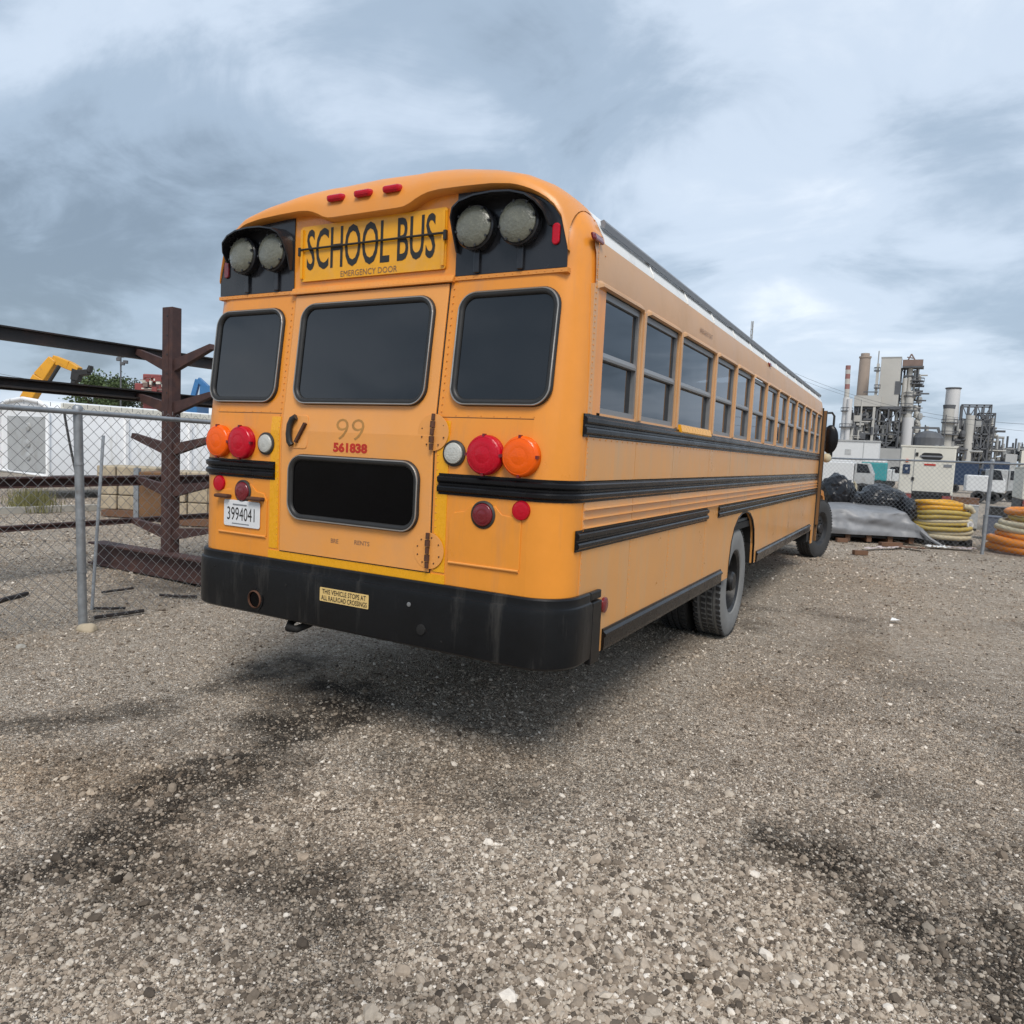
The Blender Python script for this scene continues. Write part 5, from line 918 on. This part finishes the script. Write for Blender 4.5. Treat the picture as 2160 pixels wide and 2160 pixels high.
part('wall', 'truck_white', ot, lambda m_: m_.obox(oc_ + UP * (zt_ / 2 + .3), ri * 2.9, fw * 1.4, UP * (zt_ / 2 - .3))); part('roof', 'tank_grey', ot, lambda m_: m_.obox(oc_ + UP * (zt_ + .06), ri * 2.95, fw * 1.5, UP * .06)); part('window', 'tank_grey', ot, lambda m_: m_.obox(oc_ + ri * .1 - fw * 1.41 + UP * (zt_ - 1.1), ri * .28, fw * .02, UP * .28)); part('step', 'machine_black', ot, lambda m_: m_.obox(oc_ + UP * .3, ri * 2.7, fw * 1.2, UP * .3))
part('wall_joint', 'tank_grey', ot, lambda m_: m_.obox(oc_ + ri * 1.5 - fw * 1.405 + UP * (zt_ / 2 + .3), ri * .04, fw * .01, UP * (zt_ / 2 - .35)))

def crate(u, v, D, w2, h, d2, m, lab):
    c = at(u, v, D); t = thing('crate', lab, 'crate', 'crates standing behind the front fence', loc=(c.x, c.y, 0))
    part('shell', m, t, lambda m_: m_.obox((0, 0, h / 2 + .06), (w2, 0, 0), (0, d2, 0), (0, 0, h / 2)), bevel=.012); part('lid', m, t, lambda m_: m_.obox((0, 0, h + .075), (w2 + .012, 0, 0), (0, d2 + .012, 0), (0, 0, .015)), bevel=.005); part('foot', 'machine_black', t, lambda m_: m_.obox((0, 0, .03), (w2 * .9, 0, 0), (0, d2 * .9, 0), (0, 0, .03)))
crate(1872, 985, 18.0, .17, .48, .3, 'crate_blue', 'blue-grey crate just right of the fence post'); crate(1835, 985, 20.5, .10, .62, .2, 'tank_grey', 'narrow grey box between the yellow hoses and the fence post'); crate(1898, 975, 26, .5, .35, .4, 'machine_black', 'low dark crate behind the orange hoses'); crate(1822, 940, 30, .45, .5, .4, 'wood_brown', 'brown crate right of the cream generator')
# ------------------------------------------------------------------ refinery on the skyline
DR = 300; MPP = DR / FPX * K * 0.88      # metres per picture unit at that distance
def PT(u, v, dd=0): return at(u, v, DR) + fw * dd
def vcyl(m_, u, vt, r0, r1=None, vb=None, dd=0, n=20):
    t = PT(u, vt, dd); zb = 0 if vb is None else PT(u, vb, dd).z; m_.cyl((t.x, t.y, zb), t, r0, r1 or r0, n=n)
def vbox(m_, u0, u1, vt, vb, dep=8, dd=0):
    t = PT((u0 + u1) / 2, vt, dd); zb = 0 if vb is None else PT((u0 + u1) / 2, vb, dd).z
    m_.obox((t.x, t.y, (t.z + zb) / 2), ri * ((u1 - u0) / 2 * MPP), fw * (dep / 2), UP * ((t.z - zb) / 2))
def steelframe(par, u0, u1, vt, nlev, m, dep=9, th=.55, nb=3, brace=True, vb=None):
    t = PT((u0 + u1) / 2, vt); zb = 0 if vb is None else PT((u0 + u1) / 2, vb).z; hw_ = (u1 - u0) / 2 * MPP; O = Vector((t.x, t.y, 0)); zs = [zb + (t.z - zb) * i / nlev for i in range(nlev + 1)]
    xs_ = [-hw_ + 2 * hw_ * i / nb for i in range(nb + 1)]
    for x in xs_:
        for y in (-dep / 2, dep / 2): part('column', m, par, lambda m_: m_.bar(O + ri * x + fw * y + UP * zb, O + ri * x + fw * y + UP * t.z, th, th, up=(0, 1, 0)))
    for i, z in enumerate(zs[1:]):
        part('floor_beams', m, par, lambda m_: [m_.bar(O - ri * hw_ + fw * y + UP * z, O + ri * hw_ + fw * y + UP * z, th, th) for y in (-dep / 2, dep / 2)] + [m_.bar(O + ri * x - fw * dep / 2 + UP * z, O + ri * x + fw * dep / 2 + UP * z, th, th) for x in (-hw_, hw_)])['kind'] = 'stuff'
    if brace:
        def br(m_):
            for i in range(nlev):
                for k2 in range(nb):
                    a, b = (xs_[k2], xs_[k2 + 1]) if (i + k2) % 2 else (xs_[k2 + 1], xs_[k2]); m_.bar(O + ri * a - fw * dep / 2 + UP * zs[i], O + ri * b - fw * dep / 2 + UP * zs[i + 1], th * .6, th * .6)
        part('bracing', m, par, br)['kind'] = 'stuff'
    return O, zs, hw_
def platform(par, u, v, r, m='plant_dark', dd=0):
    p = PT(u, v, dd)
    part('platform', m, par, lambda m_: (m_.cyl(p, p + UP * .4, r, n=14), m_.tube([p + ri * (r * math.cos(R(a))) + fw * (r * math.sin(R(a))) + UP * 1.5 for a in range(0, 360, 30)], .13, 4, True), *[m_.bar(p + ri * (r * math.cos(R(a))) + fw * (r * math.sin(R(a))), p + ri * (r * math.cos(R(a))) + fw * (r * math.sin(R(a))) + UP * 1.5, .16, .16) for a in range(0, 360, 60)]))
def clutter(par, u0, u1, v0, v1, n, seed, dep=8, name='piping'):
    r_ = random.Random(seed)
    ms = ('plant_dark', 'plant_grey', 'plant_pale', 'plant_dark')
    for gi_, m in enumerate(ms):
        def cl(m_):
            for i in range(n // 4):
                u, v = r_.uniform(u0, u1), r_.uniform(v0, v1); dd = r_.uniform(-dep / 2, dep / 2); k2 = r_.random(); p = PT(u, v, dd)
                if k2 < .3: m_.cyl(p, p + UP * r_.uniform(2, 8), r_.uniform(.2, .6), n=8)
                elif k2 < .6: m_.cyl(p, p + ri * r_.uniform(2, 6), r_.uniform(.15, .5), n=8)
                elif k2 < .8: m_.obox(p, ri * r_.uniform(.4, 1.6), fw * r_.uniform(.4, 1.2), UP * r_.uniform(.3, 1.5))
                else: m_.lathe([(.0001, -1.5), (1, -1.2), (1.2, 0), (1, 1.2), (.0001, 1.5)], p, UP, 10)
        part(name, m, par, cl)['kind'] = 'stuff'
G3 = 'refinery towers on the skyline'
t = thing('refinery_stack', 'plain tan concrete stack rising behind the grey reactor building', 'chimney', G3)
part('shaft', 'stack_tan', t, lambda m_: vcyl(m_, 1629, 664, 2.5, 2.15, dd=14, n=24), smooth=40); part('crown', 'stack_tan', t, lambda m_: vcyl(m_, 1629.2, 658, 1.75, 1.75, 664, dd=14), smooth=40); part('lip', 'stack_tan', t, lambda m_: vcyl(m_, 1629, 664, 2.45, 2.45, 667, dd=14))
t = thing('refinery_flare', 'slim red and white banded stack left of the tan stack', 'chimney', G3)
for i, (a, b) in enumerate(((692, 700), (700, 708), (708, 717), (717, 727), (727, 736), (736, 752))): part('band', 'stack_red' if i % 2 == 0 else 'plant_pale', t, lambda m_: vcyl(m_, 1602 - i * .4, a, .95, .95, b, dd=-4))
part('shaft', 'plant_white', t, lambda m_: vcyl(m_, 1599, 752, 1.3, dd=-4)); platform(t, 1599, 778, 2.2, dd=-4); platform(t, 1598, 808, 2.6, dd=-4); part('vessel', 'plant_white', t, lambda m_: vcyl(m_, 1606, 755, 1.0, dd=-6)); part('cooler', 'plant_grey', t, lambda m_: vbox(m_, 1590, 1612, 805, None, 6)); clutter(t, 1588, 1614, 790, 850, 40, 3)
t = thing('reactor_building', 'tall pale grey reactor block on dark open steelwork', 'industrial building', G3)
part('tower_block', 'plant_pale', t, lambda m_: vbox(m_, 1664, 1702, 677, 770, 9), bevel=.1); part('tower_cap', 'plant_grey', t, lambda m_: vbox(m_, 1663.5, 1702.5, 676, 678, 9.3)); part('lower_block', 'plant_pale', t, lambda m_: vbox(m_, 1613, 1664, 748, 768, 9)); part('soffit', 'plant_dark', t, lambda m_: vbox(m_, 1612, 1702, 768, 775, 9.4)); part('corner_column', 'plant_pale', t, lambda m_: vbox(m_, 1656, 1661, 690, None, 2, dd=-6)); part('mast', 'plant_grey', t, lambda m_: vcyl(m_, 1660, 666, .22, dd=-6, n=8))
part('opening', 'plant_dark', t, lambda m_: vbox(m_, 1652, 1658, 748, 756, 1, dd=-5)); part('opening', 'plant_dark', t, lambda m_: vbox(m_, 1690, 1701, 722, 746, 1, dd=-5)); platform(t, 1656, 704, 1.1, dd=-6); platform(t, 1656, 736, 1.1, dd=-6); part('catwalk', 'plant_dark', t, lambda m_: vbox(m_, 1630, 1658, 741, 742.5, 1, dd=-5))
steelframe(t, 1613, 1700, 772, 5, 'plant_dark', 10, .55, 4); clutter(t, 1614, 1700, 778, 852, 170, 5); part('back_wall', 'plant_grey', t, lambda m_: vbox(m_, 1640, 1655, 800, None, 5, dd=4)); part('back_wall', 'plant_dark', t, lambda m_: vbox(m_, 1615, 1640, 800, None, 4, dd=5)); part('back_wall', 'plant_dark', t, lambda m_: vbox(m_, 1664, 1698, 815, None, 4, dd=5))
t = thing('fractionating_column', 'slender pale columns with ringed platforms and a brown top deck', 'industrial tower', G3)
part('column', 'plant_pale', t, lambda m_: vcyl(m_, 1719, 690, .95, dd=-3), smooth=40); part('column', 'plant_pale', t, lambda m_: vcyl(m_, 1708, 715, .9, dd=-3), smooth=40); part('column', 'plant_pale', t, lambda m_: vcyl(m_, 1717, 740, 1.5, dd=-4), smooth=40); part('column', 'plant_grey', t, lambda m_: vcyl(m_, 1727, 700, .5, vb=780, dd=-3), smooth=40)
part('top_deck', 'plant_rust', t, lambda m_: vbox(m_, 1704, 1742, 682, 696, 6, dd=-3)); part('deck_rail', 'plant_dark', t, lambda m_: vbox(m_, 1703, 1743, 694, 697, 6.5, dd=-3)); part('derrick', 'plant_rust', t, lambda m_: (m_.bar(PT(1712, 682), PT(1720, 668), .4, .4), m_.bar(PT(1728, 682), PT(1720, 668), .4, .4), m_.bar(PT(1712, 674), PT(1724, 676), .4, .4)))
for u, v in ((1728, 727), (1730, 722), (1716, 750), (1724, 748), (1716, 777), (1717, 806), (1708, 770)): platform(t, u, v, 2.6, dd=-3)
steelframe(t, 1702, 1716, 696, 7, 'plant_dark', 4, .4, 1); clutter(t, 1702, 1735, 698, 850, 70, 8, 5); part('side_duct', 'plant_white', t, lambda m_: vcyl(m_, 1714, 790, 2.2, dd=-6), smooth=40)
t = thing('pipe_gantry', 'black goalpost gantry standing above the cream generator', 'gantry', G3)
part('beam', 'plant_dark', t, lambda m_: m_.bar(PT(1722, 814, -30), PT(1767, 815, -30), .8, .8)); part('leg', 'plant_dark', t, lambda m_: vbox(m_, 1722, 1725, 814, None, 1, dd=-30)); part('leg', 'plant_dark', t, lambda m_: m_.bar(PT(1766, 814, -30), PT(1775, 850, -30), .8, .8)); part('tank_shed', 'plant_dark', t, lambda m_: (m_.lathe([(5.2, -30), (5.2, 0), (4, 1.8), (1.5, 2.6), (.0001, 2.8)], PT(1749, 832, -30), UP, 20))); clutter(t, 1726, 1765, 830, 850, 30, 12, 4)
t = thing('absorber_tower', 'stout pale cylinder tower beside an open steel frame', 'industrial tower', G3)
part('shaft', 'plant_white', t, lambda m_: vcyl(m_, 1799, 734, 2.9, 2.6, dd=0, n=28), smooth=40); part('crown', 'plant_dark', t, lambda m_: m_.tube([PT(1799, 733) + ri * (2.7 * math.cos(R(a))) + fw * (2.7 * math.sin(R(a))) for a in range(0, 360, 20)], .35, 5, True)); part('vessel', 'plant_pale', t, lambda m_: vcyl(m_, 1790, 770, 2.0, dd=-5), smooth=40); part('vessel_cap', 'plant_dark', t, lambda m_: vcyl(m_, 1790.5, 766, 2.1, 2.3, 773, dd=-5)); platform(t, 1791, 800, 3.0, dd=-5); platform(t, 1790, 822, 3.2, dd=-5); part('ladder', 'plant_dark', t, lambda m_: vbox(m_, 1783, 1785, 785, None, 1, dd=-8)); clutter(t, 1784, 1815, 800, 850, 60, 15)
t = thing('cooling_structure', 'open grey steel frame structure right of the pale cylinder tower', 'industrial building', G3)
steelframe(t, 1815, 1868, 766, 5, 'plant_dark', 10, .55, 4); steelframe(t, 1845, 1875, 782, 5, 'plant_dark', 12, .5, 2); part('cladding', 'plant_grey', t, lambda m_: vbox(m_, 1816, 1850, 795, 806, 8)); part('silo', 'plant_pale', t, lambda m_: vcyl(m_, 1830, 785, 1.6, dd=-4)); clutter(t, 1815, 1872, 800, 852, 110, 18)
t = thing('pipe_rack', 'long low grey pipe rack with pale sheds along the skyline', 'industrial building', G3)
steelframe(t, 1800, 2060, 848, 3, 'plant_grey', 8, .5, 16, False); clutter(t, 1810, 2050, 848, 872, 160, 22, 8); part('shed', 'gen_cream', t, lambda m_: vbox(m_, 1922, 1945, 852, None, 8, dd=-8)); part('shed', 'tank_grey', t, lambda m_: vbox(m_, 1893, 1913, 858, None, 6, dd=-8)); part('shed', 'plant_pale', t, lambda m_: vbox(m_, 1830, 1862, 856, None, 6, dd=6)); part('shed', 'plant_grey', t, lambda m_: vbox(m_, 1663, 1702, 850, None, 8, dd=-30))
t = thing('pipe_rack', 'dark low piping and steelwork behind the bus mirror', 'industrial building', G3)
steelframe(t, 1480, 1612, 842, 3, 'plant_dark', 8, .5, 8, True); clutter(t, 1480, 1612, 838, 870, 90, 25, 8)
t = thing('radio_mast', 'thin grey lattice mast showing above the bus roof', 'mast', G3); mp_ = at(1420, 606, 260)
part('lattice', 'plant_grey', t, lambda m_: [m_.bar((mp_.x + a, mp_.y + b, 0), (mp_.x + a * .6, mp_.y + b * .6, mp_.z), .22, .22, up=(0, 1, 0)) for a, b in ((-.5, -.3), (.5, -.3), (0, .5))] + [m_.bar((mp_.x - .5, mp_.y - .3, z), (mp_.x + .5, mp_.y - .3, z + 2), .15, .15) for z in range(0, int(mp_.z) - 2, 2)])
def wire(u0, v0, u1, v1, D0, D1, sag, lab):
    a, b = at(u0, v0, D0), at(u1, v1, D1)
    tag(part('power_line', 'plant_dark', None, lambda m_: m_.tube([a.lerp(b, q / 20) - UP * (sag * 4 * (q / 20) * (1 - q / 20)) for q in range(21)], .04, 4)), lab, 'power line', 'overhead power lines')
wire(1500, 704, 2150, 800, 170, 120, 4, 'overhead line sagging across the sky past the refinery towers'); wire(1500, 712, 2150, 822, 190, 150, 4, 'lower overhead line crossing behind the refinery towers'); wire(-150, 670, 420, 745, 110, 150, 2, 'overhead line crossing the sky behind the excavator boom'); wire(-150, 690, 420, 755, 110, 150, 2, 'lower overhead line crossing behind the excavator boom')
def woods(m_):
    r_ = random.Random(31)
    for i in range(5200):
        a = R(r_.uniform(-75, 45)); D = r_.uniform(420, 520); c = Vector((CAM.x + D * math.sin(a), CAM.y + D * math.cos(a), 0)); h = (3 + 5 * abs(fbm((a * 40, 2, 0), 3)) + 2) * r_.random() ** .6
        d_ = Vector((math.cos(a), -math.sin(a), 0)); q = r_.uniform(.8, 2.0); c.z = h
        m_.add([c - d_ * q, c - UP * q, c + d_ * q, c + UP * q * .7], [(0, 1, 2, 3)])
wd = part('distant_woods', 'far_tree', None, woods, fix=False); tag(wd, 'low dark line of far trees along the horizon', 'woods', kind='stuff')
